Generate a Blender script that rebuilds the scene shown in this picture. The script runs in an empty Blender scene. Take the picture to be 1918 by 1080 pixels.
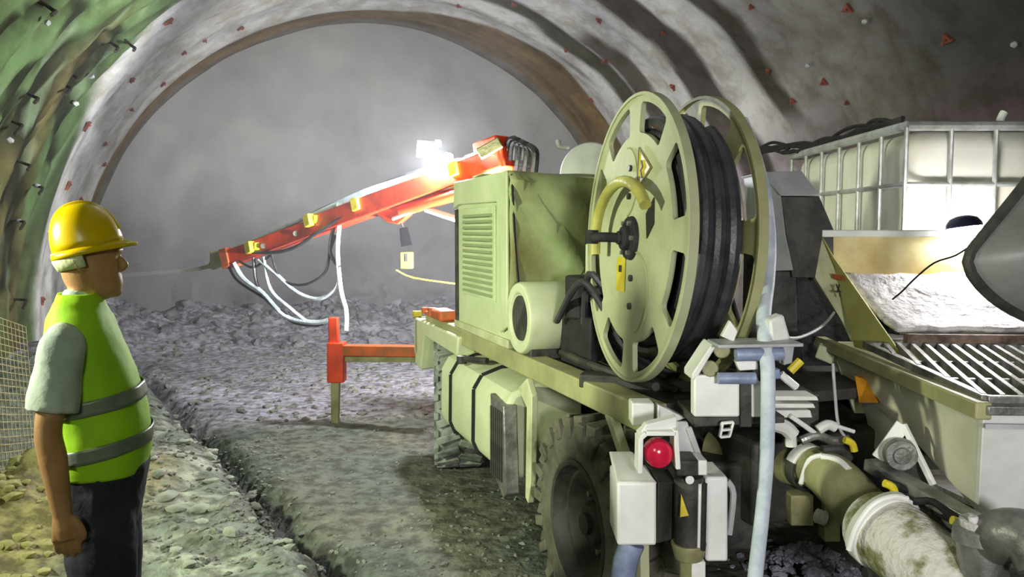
import bpy, bmesh, math, random
from mathutils import Vector, Matrix, noise
from math import sin, cos, pi, radians, sqrt, atan2, exp
random.seed(7)
V = Vector
C = bpy.context.scene.collection
sc = bpy.context.scene

# ---------------------------------------------------------------- camera, world, lights, exposure
F, CH = 1490.0, 1.85
TH = math.atan(108 / F)
cd = bpy.data.cameras.new('camera'); cam = bpy.data.objects.new('camera', cd); C.objects.link(cam)
cam.location = (0, 0, CH); cam.rotation_euler = (pi/2 - TH, 0, 0)
cd.sensor_width = 36; cd.lens = 36 * F / 1918; cd.clip_start = .05; cd.clip_end = 100
sc.camera = cam
sc.view_settings.view_transform = 'Standard'; sc.view_settings.look = 'None'
sc.view_settings.gamma = 1; sc.view_settings.use_curve_mapping = False
sc.view_settings.exposure = 0.0
w = bpy.data.worlds.new('world'); sc.world = w; w.use_nodes = True
w.node_tree.nodes['Background'].inputs[0].default_value = (.75, .8, .9, 1)
w.node_tree.nodes['Background'].inputs[1].default_value = .05

def ray(px, py):
    dx = (px - 959) / F; dy = (540 - py) / F
    return V((dx, cos(TH) + dy * sin(TH), -sin(TH) + dy * cos(TH)))
def P(px, py, Y):
    v = ray(px, py); return V((0, 0, CH)) + v * (Y / v.y)
def G(px, py, z=0):
    v = ray(px, py); return V((0, 0, CH)) + v * ((z - CH) / v.z)

def light(name, kind, loc, power, col=(1, 1, 1), size=.3, target=None, spot=None, blend=.6):
    l = bpy.data.lights.new(name, kind); l.energy = power; l.color = col
    if kind == 'AREA': l.size = size
    elif kind != 'SUN': l.shadow_soft_size = size
    if spot: l.spot_size = radians(spot); l.spot_blend = blend
    o = bpy.data.objects.new(name, l); C.objects.link(o); o.location = loc
    if target is not None: o.rotation_euler = (V(target) - V(loc)).to_track_quat('-Z', 'Y').to_euler()
    return o
# flood lights standing in the tunnel behind the photographer, the two lamps in view, and an added unseen fill light
light('flood_light_behind', 'AREA', (-1.1, -1.6, 2.7), 36, (.88, 1, .70), .7, (-3.0, 8, 1.8))
light('flood_light_left', 'SPOT', (-3.3, 2.15, 2.2), 800, (.92, 1, .70), .12, (-.25, 4.8, 1.2), 92, 1)
light('flood_light_right', 'SPOT', (.75, -1.3, 1.9), 430, (1, .96, .98), .2, (1.75, 3.0, .85), 78, .8)
LB = P(838, 296, 7.55)
LH = P(1806, 426, 3.93)
FW = V((.0, 6.95, 1.5))
light('added_face_fill_light', 'SPOT', FW, 2100, (1, 1, .98), .1, (-2.7, 15, 6.2), 150, .8)  # added unseen light that brightens the pale ring and the face
light('boom_lamp_light', 'POINT', LB + V((-.1, -.02, -.05)), 600, (.92, .95, 1), .08)
light('hopper_lamp_light', 'POINT', LH + V((0, .12, -.05)), 6, (1, .98, .95), .05)

# ---------------------------------------------------------------- helpers
def lin(c):
    if isinstance(c, str): c = [int(c[i:i+2], 16) / 255 for i in (0, 2, 4)]
    return tuple((x / 12.92 if x <= .04045 else ((x + .055) / 1.055) ** 2.4) for x in c) + (1,)
MATS = {}
def mat(name, col, col2=None, rough=.55, metal=0, scale=6, bump=.15, lo=.42, hi=.62, bscale=None, attr=False, emit=None, spec=.5, stretch=None, alpha=None):
    m = bpy.data.materials.new(name); m.use_nodes = True; nt = m.node_tree; N = nt.nodes; L = nt.links
    b = N['Principled BSDF']; b.inputs['Roughness'].default_value = rough; b.inputs['Metallic'].default_value = metal
    b.inputs['Specular IOR Level'].default_value = spec
    if emit:
        b.inputs['Emission Color'].default_value = lin(col); b.inputs['Emission Strength'].default_value = emit
    tc = N.new('ShaderNodeTexCoord'); mp = N.new('ShaderNodeMapping'); L.new(tc.outputs['Object'], mp.inputs['Vector'])
    if stretch: mp.inputs['Scale'].default_value = stretch
    n = N.new('ShaderNodeTexNoise'); n.inputs['Scale'].default_value = scale; n.inputs['Detail'].default_value = 8; n.inputs['Roughness'].default_value = .62
    L.new(mp.outputs[0], n.inputs['Vector'])
    r = N.new('ShaderNodeValToRGB'); L.new(n.outputs['Fac'], r.inputs[0])
    r.color_ramp.elements[0].position = lo; r.color_ramp.elements[1].position = hi
    r.color_ramp.elements[0].color = lin(col); r.color_ramp.elements[1].color = lin(col2 or col)
    out = r.outputs[0]
    if attr:
        a = N.new('ShaderNodeVertexColor'); a.layer_name = 'Col'
        x = N.new('ShaderNodeMix'); x.data_type = 'RGBA'; x.blend_type = 'MULTIPLY'; x.inputs[0].default_value = 1
        L.new(out, x.inputs[6]); L.new(a.outputs[0], x.inputs[7]); out = x.outputs[2]
    L.new(out, b.inputs['Base Color'])
    if bump:
        n2 = N.new('ShaderNodeTexNoise'); n2.inputs['Scale'].default_value = bscale or scale * 4; n2.inputs['Detail'].default_value = 6
        L.new(mp.outputs[0], n2.inputs['Vector'])
        bp = N.new('ShaderNodeBump'); bp.inputs['Strength'].default_value = bump; bp.inputs['Distance'].default_value = .03
        L.new(n2.outputs['Fac'], bp.inputs['Height']); L.new(bp.outputs[0], b.inputs['Normal'])
    if alpha is not None: b.inputs['Alpha'].default_value = alpha
    MATS[name] = m; return m
M_LIN = mat('shotcrete_lining', 'ffffff', 'd4d1c8', .9, 0, 2.6, .5, attr=True, bscale=9, spec=.12)
M_FACE = mat('sprayed_rock_face', 'a8a8a6', '8f8e92', .9, 0, .7, .6, .35, .7, bscale=5, attr=True)
M_GRD = mat('muddy_ground', 'a6a49e', 'ffffff', .8, 0, 9, 1.0, .40, .58, attr=True, bscale=16)
M_STONE = mat('pale_stone', 'a6ac9c', '7f867a', .8, 0, 5, .5)
M_STONED = mat('dark_stone', '6c6e66', '4b4c48', .8, 0, 5, .5)
M_PAINT = mat('cream_green_paint', 'd3dab6', 'bfc6a0', .42, 0, 3.5, .05, .35, .7)
M_PAINTD = mat('dirty_cream_paint', 'c9cca4', '8f8f6c', .55, 0, 4, .12, .42, .7)
M_RAIL = mat('dusty_rail_paint', 'aaa878', '85835e', .55, 0, 3, .1, .4, .7)
M_WHITE = mat('white_paint', 'efefec', 'd6d6d0', .45, 0, 5, .05, .45, .8)
M_TARP = mat('olive_tarpaulin', 'a0ae7a', '857f50', .8, 0, 1.6, .25, .4, .62)
M_HOOD = mat('hood_paint', 'ccd6ac', 'b4c094', .5, 0, 2.5, .05, .35, .7)
M_RUB = mat('tyre_rubber', '6c6a5a', '3a3930', .85, 0, 5, .4, .4, .65)
M_RUBD = mat('dusty_tyre_rubber', '9ba199', '4c4f49', .9, 0, 3, .4, .42, .58)
M_BLK = mat('black_grease', '201f23', '121215', .75, 0, 8, .2)
M_HOSE = mat('black_hose_rubber', '3b3b40', '2a2a30', .38, 0, 8, .1)
M_DARK = mat('dark_steel', '4b4a44', '2e2e2c', .6, .2, 6, .2)  # plain dark grey steel shared by many parts
M_STEEL = mat('worn_steel', '9a9a96', '6e6e68', .4, .6, 8, .15)
M_BLUE = mat('blue_grey_steel', '9aa6c4', '7d88a6', .45, .1, 8, .1)
M_ORG = mat('orange_boom_paint', 'e8451f', 'c53a1c', .45, 0, 5, .05)
M_ORGD = mat('rusty_orange_paint', 'd06030', '9c5a34', .6, 0, 6, .1)
M_YEL = mat('yellow_mark', 'd0be38', 'b8a428', .5, 0, 8, 0)
M_YELC = mat('yellow_clamp', 'ead93a', 'd2c02a', .45, 0, 8, 0)
M_SIGNK = mat('sign_black', '1d1a12', None, .6, 0, 8, 0)
M_OLV = mat('olive_pipe_paint', 'a3a176', '77754f', .5, 0, 4, .15, .4, .65)
M_SPLAT = mat('concrete_splashed_pipe', 'd8d4cc', '84825a', .7, 0, 7, .5, .46, .56)
M_PALEH = mat('pale_dusty_lit_hose', 'd3dde6', 'a6b4c2', .55, 0, 6, .1, .45, .65)
M_HOPIN = mat('hopper_inner_paint', 'dccf9c', 'c4a65e', .5, 0, 1.6, .08, .45, .6)
M_CONC = mat('dried_concrete', 'e6e2e2', 'a9a3a6', .8, 0, 7, .6, .4, .65)
M_HOPP = mat('hopper_paint', 'ebe7d4', 'd6d2b8', .45, 0, 3, .04)
M_REEL = mat('dimmed_reel_paint', 'b5b995', '9c9d7b', .75, 0, 3, .08, .4, .7)  # machine paint with the reel's weaker light put into the colour
M_CAGE = mat('galvanised_cage', 'c3c6c4', '9da09e', .35, .3, 8, .05)
M_TANK = mat('milky_plastic', 'f3f1e8', 'e6e2d2', .35, 0, 2, .03)
M_CHUTE = mat('dark_chute_steel', '8a8c88', '747672', .5, .1, 3, .1)
M_HELM = mat('yellow_helmet', 'e8c400', 'dab200', .3, 0, 5, .02)
M_VEST = mat('neon_vest', 'a4d614', '92c40f', .7, 0, 4, .12, bscale=10)
M_REFL = mat('grey_reflective', '80887e', '6c746c', .4, .1, 8, .05)
M_SHIRT = mat('grey_shirt', 'c4cdc6', 'a9b3b0', .9, 0, 5, .3, bscale=14)
M_SKIN = mat('skin', 'b98a62', 'a87850', .5, 0, 8, .05)
M_HAIR = mat('hair', '3a2c22', None, .8, 0, 20, .3)
M_JEAN = mat('dark_trousers', '2c2c3c', '20202c', .9, 0, 6, .4, bscale=12)
M_CLOTH = mat('pale_cloth', 'e2dfc0', 'cfcaa6', .9, 0, 8, .2)
M_BOOT = mat('rubber_boot', '2a2a28', None, .6)
M_RED = mat('red_lens', 'e02a50', 'c81e40', .15, 0, 8, 0)
M_MARK = mat('rusty_red_marker', 'a8543c', '6a4238', .7, 0, 12, .1)
M_PIN = mat('black_rebar', '2c2a26', '4a4238', .6, .3, 12, .1)
M_GREY = mat('grey_panel', 'bdbfc0', 'a2a5a8', .5, 0, 3, .05)
M_LAMPB = mat('lamp_glass', 'ffffff', None, .3, emit=30)
M_LAMPH = mat('navy_lamp_shell', '4a4c78', '34365c', .4, 0, 8, 0)
M_JET = mat('white_spray', 'd8d8d6', None, .9, 0, 8, 0, alpha=.14)

WL = {}
def finish(me, ang=35):
    for p in me.polygons: p.use_smooth = True
    me.set_sharp_from_angle(angle=radians(ang))
def root(name, loc, label, cat, group=None):
    o = bpy.data.objects.new(name, None); C.objects.link(o); o.location = loc; o.empty_display_size = .1
    o['label'] = label; o['category'] = cat
    if group: o['group'] = group
    WL[o] = V(loc); return o
def obj(name, bm, m, parent=None, bev=0, label=None, kind=None, cat=None, group=None, ang=35, seg=2, at=None):
    bmesh.ops.recalc_face_normals(bm, faces=bm.faces[:])
    me = bpy.data.meshes.new(name); bm.to_mesh(me); bm.free()
    return link(name, me, m, parent, bev, label, kind, cat, group, ang, seg, at)
def link(name, me, m, parent=None, bev=0, label=None, kind=None, cat=None, group=None, ang=35, seg=2, at=None):
    n = len(me.vertices)
    if at is None:
        xs = [v.co.x for v in me.vertices]; ys = [v.co.y for v in me.vertices]; zs = [v.co.z for v in me.vertices]
        at = V(((min(xs)+max(xs))/2, (min(ys)+max(ys))/2, (min(zs)+max(zs))/2 if parent else min(zs)))
    me.transform(Matrix.Translation(-at)); finish(me, ang)
    if m:
        for x in (m if isinstance(m, (list, tuple)) else [m]): me.materials.append(x)
    o = bpy.data.objects.new(name, me); C.objects.link(o); WL[o] = V(at)
    if parent: o.parent = parent; o.location = at - WL[parent]
    else: o.location = at
    if bev:
        b = o.modifiers.new('bevel', 'BEVEL'); b.width = bev; b.segments = seg; b.limit_method = 'ANGLE'; b.angle_limit = radians(40)
    for k, x in (('label', label), ('kind', kind), ('category', cat), ('group', group)):
        if x: o[k] = x
    return o
def B(): return bmesh.new()
ID = Matrix.Identity(4)
def box(bm, lo, hi, M=ID):
    vs = [bm.verts.new(M @ V((x, y, z))) for x in (lo[0], hi[0]) for y in (lo[1], hi[1]) for z in (lo[2], hi[2])]
    for f in ((0,1,3,2),(4,6,7,5),(0,4,5,1),(2,3,7,6),(0,2,6,4),(1,5,7,3)): bm.faces.new([vs[i] for i in f])
    return vs
def prism(bm, pts, off):
    off = V(off); a = [bm.verts.new(V(p)) for p in pts]; b = [bm.verts.new(V(p) + off) for p in pts]
    bm.faces.new(a); bm.faces.new(b[::-1]); n = len(pts)
    for i in range(n): bm.faces.new((a[i], b[i], b[(i+1) % n], a[(i+1) % n]))
def frame_of(d):
    d = d.normalized(); u = d.cross(V((0,0,1)))
    if u.length < .05: u = d.cross(V((1,0,0)))
    u.normalize(); return u, d.cross(u).normalized()
def tube(bm, pts, r, seg=10, smooth=0, cap=True):
    pts = [V(p) for p in pts]
    if smooth:
        q = []; n = len(pts)
        for i in range(n - 1):
            p0, p1, p2, p3 = pts[max(i-1,0)], pts[i], pts[i+1], pts[min(i+2,n-1)]
            for k in range(smooth):
                t = k / smooth
                q.append(.5*((2*p1)+(p2-p0)*t+(2*p0-5*p1+4*p2-p3)*t*t+(3*p1-p0-3*p2+p3)*t**3))
        q.append(pts[-1]); pts = q
    n = len(pts); rs = r if isinstance(r, (list, tuple)) else [r]
    def rad(i):
        if len(rs) == 1: return rs[0]
        x = i/(n-1)*(len(rs)-1); k = min(int(x), len(rs)-2); return rs[k]*(1-x+k)+rs[k+1]*(x-k)
    rings = []; u = None
    for i in range(n):
        d = (pts[min(i+1,n-1)] - pts[max(i-1,0)])
        if d.length < 1e-7: d = V((0,0,1))
        d.normalize()
        if u is None: u, w_ = frame_of(d)
        else:
            u = u - d*u.dot(d)
            if u.length < 1e-4: u, _ = frame_of(d)
            u.normalize()
        w_ = d.cross(u)
        rings.append([bm.verts.new(pts[i] + (u*cos(2*pi*k/seg) + w_*sin(2*pi*k/seg))*rad(i)) for k in range(seg)])
    for a, b in zip(rings, rings[1:]):
        for k in range(seg): bm.faces.new((a[k], a[(k+1)%seg], b[(k+1)%seg], b[k]))
    if cap: bm.faces.new(rings[0][::-1]); bm.faces.new(rings[-1])
def beam(bm, p0, p1, w_, h, up=V((0,0,1)), w1=None, h1=None):
    p0, p1 = V(p0), V(p1); d = (p1-p0).normalized(); s = d.cross(up).normalized(); u = s.cross(d).normalized()
    w1 = w_ if w1 is None else w1; h1 = h if h1 is None else h1
    a = [bm.verts.new(p0 + s*x*w_/2 + u*y*h/2) for x, y in ((-1,-1),(1,-1),(1,1),(-1,1))]
    b = [bm.verts.new(p1 + s*x*w1/2 + u*y*h1/2) for x, y in ((-1,-1),(1,-1),(1,1),(-1,1))]
    bm.faces.new(a); bm.faces.new(b[::-1])
    for i in range(4): bm.faces.new((a[i], b[i], b[(i+1)%4], a[(i+1)%4]))
def lathe(bm, M, prof, seg=40, a0=0, a1=2*pi):
    """profile (radius, along) turned about the local Y axis of M"""
    full = abs(a1-a0-2*pi) < 1e-6; ns = seg if full else seg+1; rings = []
    for r_, y in prof:
        if r_ < 1e-6: rings.append([bm.verts.new(M @ V((0, y, 0)))])
        else: rings.append([bm.verts.new(M @ V((r_*cos(a0+(a1-a0)*k/seg), y, r_*sin(a0+(a1-a0)*k/seg)))) for k in range(ns)])
    for a, b in zip(rings, rings[1:]):
        for k in range(seg):
            k2 = (k+1) % ns
            if len(a) == 1 and len(b) == 1: continue
            if len(a) == 1: bm.faces.new((a[0], b[k2], b[k]))
            elif len(b) == 1: bm.faces.new((a[k], a[k2], b[0]))
            else: bm.faces.new((a[k], a[k2], b[k2], b[k]))
def axisM(o, y):
    """matrix with origin o and local Y along y, local Z as near up as may be"""
    y = V(y).normalized(); z = V((0,0,1)) - y*y.z
    if z.length < .01: z = V((0,1,0))
    z.normalize(); x = y.cross(z)
    return Matrix.Translation(V(o)) @ Matrix((x, y, z)).transposed().to_4x4()
def plate(name, outer, holes, th, M, m, parent, **k):
    """flat plate in local XZ of M with holes, thickness along local Y"""
    cu = bpy.data.curves.new(name, 'CURVE'); cu.dimensions = '2D'; cu.fill_mode = 'BOTH'; cu.extrude = th/2
    for loop in [outer] + holes:
        s = cu.splines.new('POLY'); s.points.add(len(loop)-1); s.use_cyclic_u = True
        for i, (x, z) in enumerate(loop): s.points[i].co = (x, z, 0, 1)
    t = bpy.data.objects.new(name+'_tmp', cu); C.objects.link(t)
    dg = bpy.context.evaluated_depsgraph_get(); me = bpy.data.meshes.new_from_object(t.evaluated_get(dg))
    bpy.data.objects.remove(t); bpy.data.curves.remove(cu)
    me.transform(M @ Matrix(((1,0,0,0),(0,0,1,0),(0,1,0,0),(0,0,0,1))))
    me.materials.clear()
    return link(name, me, m, parent, **k)
def circ(r, n=64, cx=0, cz=0): return [(cx + r*cos(2*pi*k/n), cz + r*sin(2*pi*k/n)) for k in range(n)]
def rock(bm, c, s, seed, flat=.7):
    res = bmesh.ops.create_icosphere(bm, subdivisions=2 if s > .05 else 1, radius=1)
    rz = random.random()*6.28; sx = random.uniform(.7, 1.3)
    for v in res['verts']:
        n = noise.noise(v.co*1.3 + V((seed*3.1, seed, 0)))
        q = v.co * (1 + .45*n); q = V((q.x*sx, q.y/sx, q.z*flat)); q.rotate(Matrix.Rotation(rz, 3, 'Z')); v.co = V(c) + q*s
def sstep(a, b, x):
    t = max(0, min(1, (x-a)/(b-a))); return t*t*(3-2*t)

# ---------------------------------------------------------------- tunnel lining, face, ground
TA = radians(18); TD = V((-sin(TA), cos(TA), 0)); TR = V((cos(TA), sin(TA), 0)); T0 = V((2.47, 0, 0)); TRAD, TZ, TF = 5.2, .6, 16.5
def tun(t, th, R=TRAD): return T0 + TD*t + TR*(R*cos(th)) + V((0, 0, TZ + R*sin(th)))
def hit(px, py, R=TRAD):
    v = ray(px, py); o = V((0, 0, CH)); ol = (o-T0).dot(TR); vl = v.dot(TR); oz = CH - TZ
    A = vl*vl + v.z**2; b = 2*(ol*vl + oz*v.z); c = ol*ol + oz*oz - R*R; s = (-b + sqrt(b*b-4*A*c))/(2*A); p = o + v*s
    return (p-T0).dot(TD), atan2(p.z-TZ, (p-T0).dot(TR))
CRK = []
for wd, L in ((.149, [(150,20),(132,62),(118,100),(88,165),(62,225),(40,320),(14,372)]), (.095, [(200,70),(178,118),(140,175),(112,245),(100,300)]), (.108, [(100,-10),(82,12),(60,22)]), (.081, [(30,38),(8,58),(-20,90)]),
              (.081, [(70,120),(40,150),(0,205)]), (.081, [(70,250),(48,330),(30,400),(22,470),(10,540)]), (.068, [(230,60),(215,88),(170,150)]), (.068, [(40,180),(15,235),(-10,300)])):
    L2 = [hit(*p) for p in L]; CRK.append((wd, [(t*.3, math.degrees(a)*.0908) for t, a in L2]))
def crack(t, deg):
    if t > 14 or deg < 112: return 0
    y = deg*.0908 + .06*noise.noise(V((t*5, deg*.4, 0))); x = (t + .15*noise.noise(V((t*4, deg*.3, 6))))*.3; best = 0
    for wd, L in CRK:
        for (a, b_), (c, d) in zip(L, L[1:]):
            ex, ey = c-a, d-b_; k = max(0, min(1, ((x-a)*ex+(y-b_)*ey)/(ex*ex+ey*ey))); ds = sqrt((x-a-k*ex)**2+(y-b_-k*ey)**2)
            best = max(best, 1 - sstep(.2*wd, 1.3*wd, ds))
    return best
def lining_dr(t, deg):
    """inward bumps of the sprayed concrete"""
    d = .05*noise.noise(V((t*.9, deg*.03, 0))) + .02*noise.noise(V((t*4, deg*.12, 3)))
    d += .05*sin(t*2*pi/1.15 + 1.6*noise.noise(V((t*.3, deg*.03, 9))))*.5
    g = sstep(116, 126, deg) * (1 - sstep(11.9+.02*(deg-125)*.6, 12.5+.02*(deg-125)*.6, t)) # rough left side
    if g > 0:
        q = noise.noise(V((t*1.9 + deg*.055, deg*.016, 5))); q2 = noise.noise(V((t*4.2+deg*.09, deg*.05, 7)))
        d += g*(.20*min(abs(q), .35)**.6 - .1 + .07*q2)
    d -= .035*crack(t, deg)
    return d
def band(t, a, b, soft=.12): return sstep(a-soft, a+soft, t) * (1 - sstep(b-soft, b+soft, t))
def lining_col(t, deg):
    n = noise.noise(V((t*1.2, deg*.05, 1))); n2 = noise.noise(V((t*.5, deg*.02, 4))); n3 = noise.noise(V((t*5, deg*.08, 2)))
    c = V((.74, .735, .72)) * (1 + .10*n3)
    c = c.lerp(V((.70, .70, .78)), .5*sstep(0, .4, n))
    # unlined tan strip before the face, wider to the right
    e = 15.6 - 1.0*sstep(115, 50, deg) + .18*n
    w_ = sstep(e-.06, e+.06, t)
    c = c.lerp(V((.22, .14, .05)) * (1 + .5*n3 + .4*n), w_*.97)
    c = c.lerp(V((.2, .19, .18)), sstep(16.0, 16.25, t + .2*n3) * .8)
    # dark patches right of the crown, each on its own ring
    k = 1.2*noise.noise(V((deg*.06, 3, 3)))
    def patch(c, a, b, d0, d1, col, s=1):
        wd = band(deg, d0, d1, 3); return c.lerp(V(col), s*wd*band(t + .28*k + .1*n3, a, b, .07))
    c = c.lerp(V((.20, .185, .18)), .85*(1-sstep(9.0, 10.5, t))*(1-sstep(85, 105, deg)))  # right vault darkened in the colour for its weak light
    c = c.lerp(V((.045, .044, .046)), .9*(1-sstep(6.2, 8.6, t+.3*n2))*(1-sstep(70, 95, deg)))  # nearer part painted dimmer still
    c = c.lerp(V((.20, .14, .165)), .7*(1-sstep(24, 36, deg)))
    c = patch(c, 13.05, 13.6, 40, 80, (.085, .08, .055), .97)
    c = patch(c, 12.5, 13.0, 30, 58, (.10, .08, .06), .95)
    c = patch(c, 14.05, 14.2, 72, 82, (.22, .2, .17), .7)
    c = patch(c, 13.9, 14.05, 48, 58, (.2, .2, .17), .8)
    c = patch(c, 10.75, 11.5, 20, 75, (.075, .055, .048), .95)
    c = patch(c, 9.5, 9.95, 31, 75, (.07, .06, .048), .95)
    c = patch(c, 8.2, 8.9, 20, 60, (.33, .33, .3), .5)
    # green-brown raw side on the left
    gb = 12.0 + .9*sstep(126, 160, deg) + .25*n
    g = sstep(108, 122, deg + 6*n) * (1 - sstep(gb-.12, gb+.12, t))
    q = noise.noise(V((t*1.9 + deg*.055, deg*.016, 5)))
    gc = V((.105, .17, .07)).lerp(V((.14, .125, .055)), sstep(.1, .55, n2 + .5*n)) * (1 + .35*n3)
    gc = gc.lerp(V((.05, .055, .03)), .6*(1 - sstep(.03, .2, abs(q) + .05*n3)))
    gc = gc.lerp(V((.015, .016, .01)), .93*crack(t, deg))
    gc = gc.lerp(V((.26, .36, .22)), .5*sstep(.28, .5, n3))
    c = c.lerp(gc, g)
    return c
def lining(name, d0, d1, nd, ts):
    vs, fs, cs = [], [], []
    for i, t in enumerate(ts):
        for j in range(nd+1):
            deg = d0 + (d1-d0)*j/nd
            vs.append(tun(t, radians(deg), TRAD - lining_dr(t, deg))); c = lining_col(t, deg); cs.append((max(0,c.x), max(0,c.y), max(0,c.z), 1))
    for i in range(len(ts)-1):
        for j in range(nd):
            a = i*(nd+1)+j; fs.append((a, a+1, a+nd+2, a+nd+1))
    me = bpy.data.meshes.new(name); me.from_pydata([tuple(v) for v in vs], [], fs)
    at_ = me.color_attributes.new('Col', 'FLOAT_COLOR', 'POINT'); at_.data.foreach_set('color', [x for c in cs for x in c])
    for p in me.polygons: p.use_smooth = True
    me.materials.append(M_LIN)
    o = bpy.data.objects.new(name, me); C.objects.link(o); o['kind'] = 'structure'; WL[o] = V((0,0,0)); return o
ts = [-9 + k*.5 for k in range(26)] + [4 + k*.075 for k in range(0, 167)] + [16.52]
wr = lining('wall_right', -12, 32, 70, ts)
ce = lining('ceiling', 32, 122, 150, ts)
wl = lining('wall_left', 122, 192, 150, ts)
for o, l in ((wr, 'dark sprayed concrete side wall behind the tanks'), (ce, 'arched sprayed concrete tunnel vault with dark streaks'), (wl, 'rough green tunnel side wall left of the pale ring')): o['label'] = l

# tunnel face: a lumpy vertical wall closing the arch
bm = B(); NR, NA = 46, 120
cen = bm.verts.new(T0 + TD*TF + V((0,0,TZ))); prev = None
def fpt(r_, a):
    p = tun(TF, a, r_); q = V((r_*cos(a), r_*sin(a), 0))
    dd = .22*noise.noise(q*.7) + .10*noise.noise(q*2.1) + .03*noise.noise(q*6)
    low = 1 - sstep(.2, 2.4, p.z)
    dd += low*(.25*noise.noise(q*1.6 + V((9,0,0))) + .12*noise.noise(q*5))
    return p - TD*(dd*sstep(5.5, 4.6, r_) + .1)
for i in range(1, NR+1):
    r_ = 5.45*i/NR; rg = [bm.verts.new(fpt(r_, 2*pi*j/NA)) for j in range(NA)]
    for j in range(NA):
        if prev is None: bm.faces.new((cen, rg[j], rg[(j+1)%NA]))
        else: bm.faces.new((prev[j], rg[j], rg[(j+1)%NA], prev[(j+1)%NA]))
    prev = rg
wb = obj('wall_back', bm, M_FACE, kind='structure', label='grey sprayed tunnel face closing the arch', at=V((0,0,0)))
ca = wb.data.color_attributes.new('Col', 'FLOAT_COLOR', 'POINT'); buf = []
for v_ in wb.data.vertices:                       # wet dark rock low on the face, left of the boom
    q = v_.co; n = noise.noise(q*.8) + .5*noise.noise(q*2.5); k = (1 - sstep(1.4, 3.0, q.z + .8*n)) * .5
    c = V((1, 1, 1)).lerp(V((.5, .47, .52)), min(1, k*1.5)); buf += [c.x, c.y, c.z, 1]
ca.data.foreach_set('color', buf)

# ground
E0, E1 = G(318, 775), G(590, 1075); ED = (E1-E0).normalized(); EN = V((-ED.y, ED.x, 0))   # the bank's edge
def edge_s(x, y):
    q = V((x, y, 0)) - E0; return -(q.dot(EN)) , q.dot(ED)
def gh(x, y):
    q = V((x, y, 0)); n = noise.noise(q*.8); n2 = noise.noise(q*2.7 + V((5,0,0))); n3 = noise.noise(q*9)
    t = (q-T0).dot(TD); l = (q-T0).dot(TR)
    z = .03*n + .018*n2 + .012*n3
    s, a = edge_s(x, y); s += .13*noise.noise(V((a*1.7, 0, 8))) + .05*noise.noise(V((a*6, 0, 2)))
    k = 1 - sstep(12, 13.5, t)
    z += k*(.13*sstep(-.06, .2, s) + .07*abs(n2)*sstep(0, .3, s) + .05*sstep(.1, .5, s)*noise.noise(q*4.5))
    z -= k*.16*exp(-((s+.10)/.085)**2)
    z += (.30*exp(-(((x+2.75)/.55)**2 + ((y-4.3)/1.3)**2)))*(1+.4*n2)      # heap behind the man
    z += .25*sstep(-3.9, -4.9, l) * (1+.5*n)
    z += sstep(13.2, 16.4, t)*(.45 + .30*noise.noise(q*.7) + .16*noise.noise(q*2.2) + .08*n3)
    return z
def gcol(x, y):
    q = V((x, y, 0)); n = noise.noise(q*1.1 + V((3,3,0))); n2 = noise.noise(q*3.4); n3 = noise.noise(q*10)
    t = (q-T0).dot(TD); s, a = edge_s(x, y); s += .13*noise.noise(V((a*1.7, 0, 8))) + .05*noise.noise(V((a*6, 0, 2)))
    c = V((.125, .15, .125)).lerp(V((.19, .19, .135)), sstep(-.2, .5, n)) * (1 + .25*n3 + .15*n2)
    c = c.lerp(V((.10, .105, .10)), .6*sstep(.1, .5, n2 - .3*n))
    far = sstep(8.2, 9.6, t + .8*n); c = c.lerp(V((.50, .49, .59)) * (1 + .25*n3 + .2*n2), far)  # boom lamp's cool brightness on the far floor painted into the colour
    k = 1 - sstep(11, 12.5, t)
    bank = sstep(0, .12, s)*k
    c = c.lerp(V((.23, .265, .22)) * (1+.2*n3), bank); c = c.lerp(V((.52, .56, .46)), bank*.8*sstep(.12, .32, n2 + .25*n3))
    c = c.lerp(V((.03, .03, .028)), k*.97*exp(-((s+.05)/.11)**2))
    c = c.lerp(V((.42, .36, .14)) * (1+.5*n3), .9*sstep(1.5, .8, sqrt(((x+2.85)/.6)**2 + ((y-4.2)/1.4)**2)))  # warm light on the heap painted yellow into the ground
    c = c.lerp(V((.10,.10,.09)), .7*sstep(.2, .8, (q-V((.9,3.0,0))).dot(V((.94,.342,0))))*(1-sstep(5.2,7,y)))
    return c
def axis(a, b, n, p=1): return [a + (b-a)*(k/n)**p for k in range(n+1)]
gx = [-8.5 + .07*k for k in range(0, 186)] + [4.6 + .4*k for k in range(1, 14)]
gy = [-8, -6, -4, -2, -1, 0, .8] + [1.4 + .045*k for k in range(0, 130)] + [7.25 + .075*k for k in range(1, 150)]
vs = [(x, y, gh(x, y)) for y in gy for x in gx]; nx = len(gx)
fs = [(j*nx+i, j*nx+i+1, (j+1)*nx+i+1, (j+1)*nx+i) for j in range(len(gy)-1) for i in range(nx-1)]
me = bpy.data.meshes.new('floor'); me.from_pydata(vs, [], fs)
ca = me.color_attributes.new('Col', 'FLOAT_COLOR', 'POINT'); buf = []
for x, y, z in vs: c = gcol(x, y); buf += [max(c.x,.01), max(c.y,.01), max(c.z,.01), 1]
ca.data.foreach_set('color', buf)
for p in me.polygons: p.use_smooth = True
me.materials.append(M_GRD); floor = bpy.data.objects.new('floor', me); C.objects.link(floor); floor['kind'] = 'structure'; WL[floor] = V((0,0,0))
floor['label'] = 'muddy tunnel floor with a pale rubble bank left of a dark rut'

M_YST = mat('yellow_lit_stone', 'b8b078', '8c8a58', .85, 0, 6, .5)  # heap's warm light mixed into the stone colour
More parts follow.
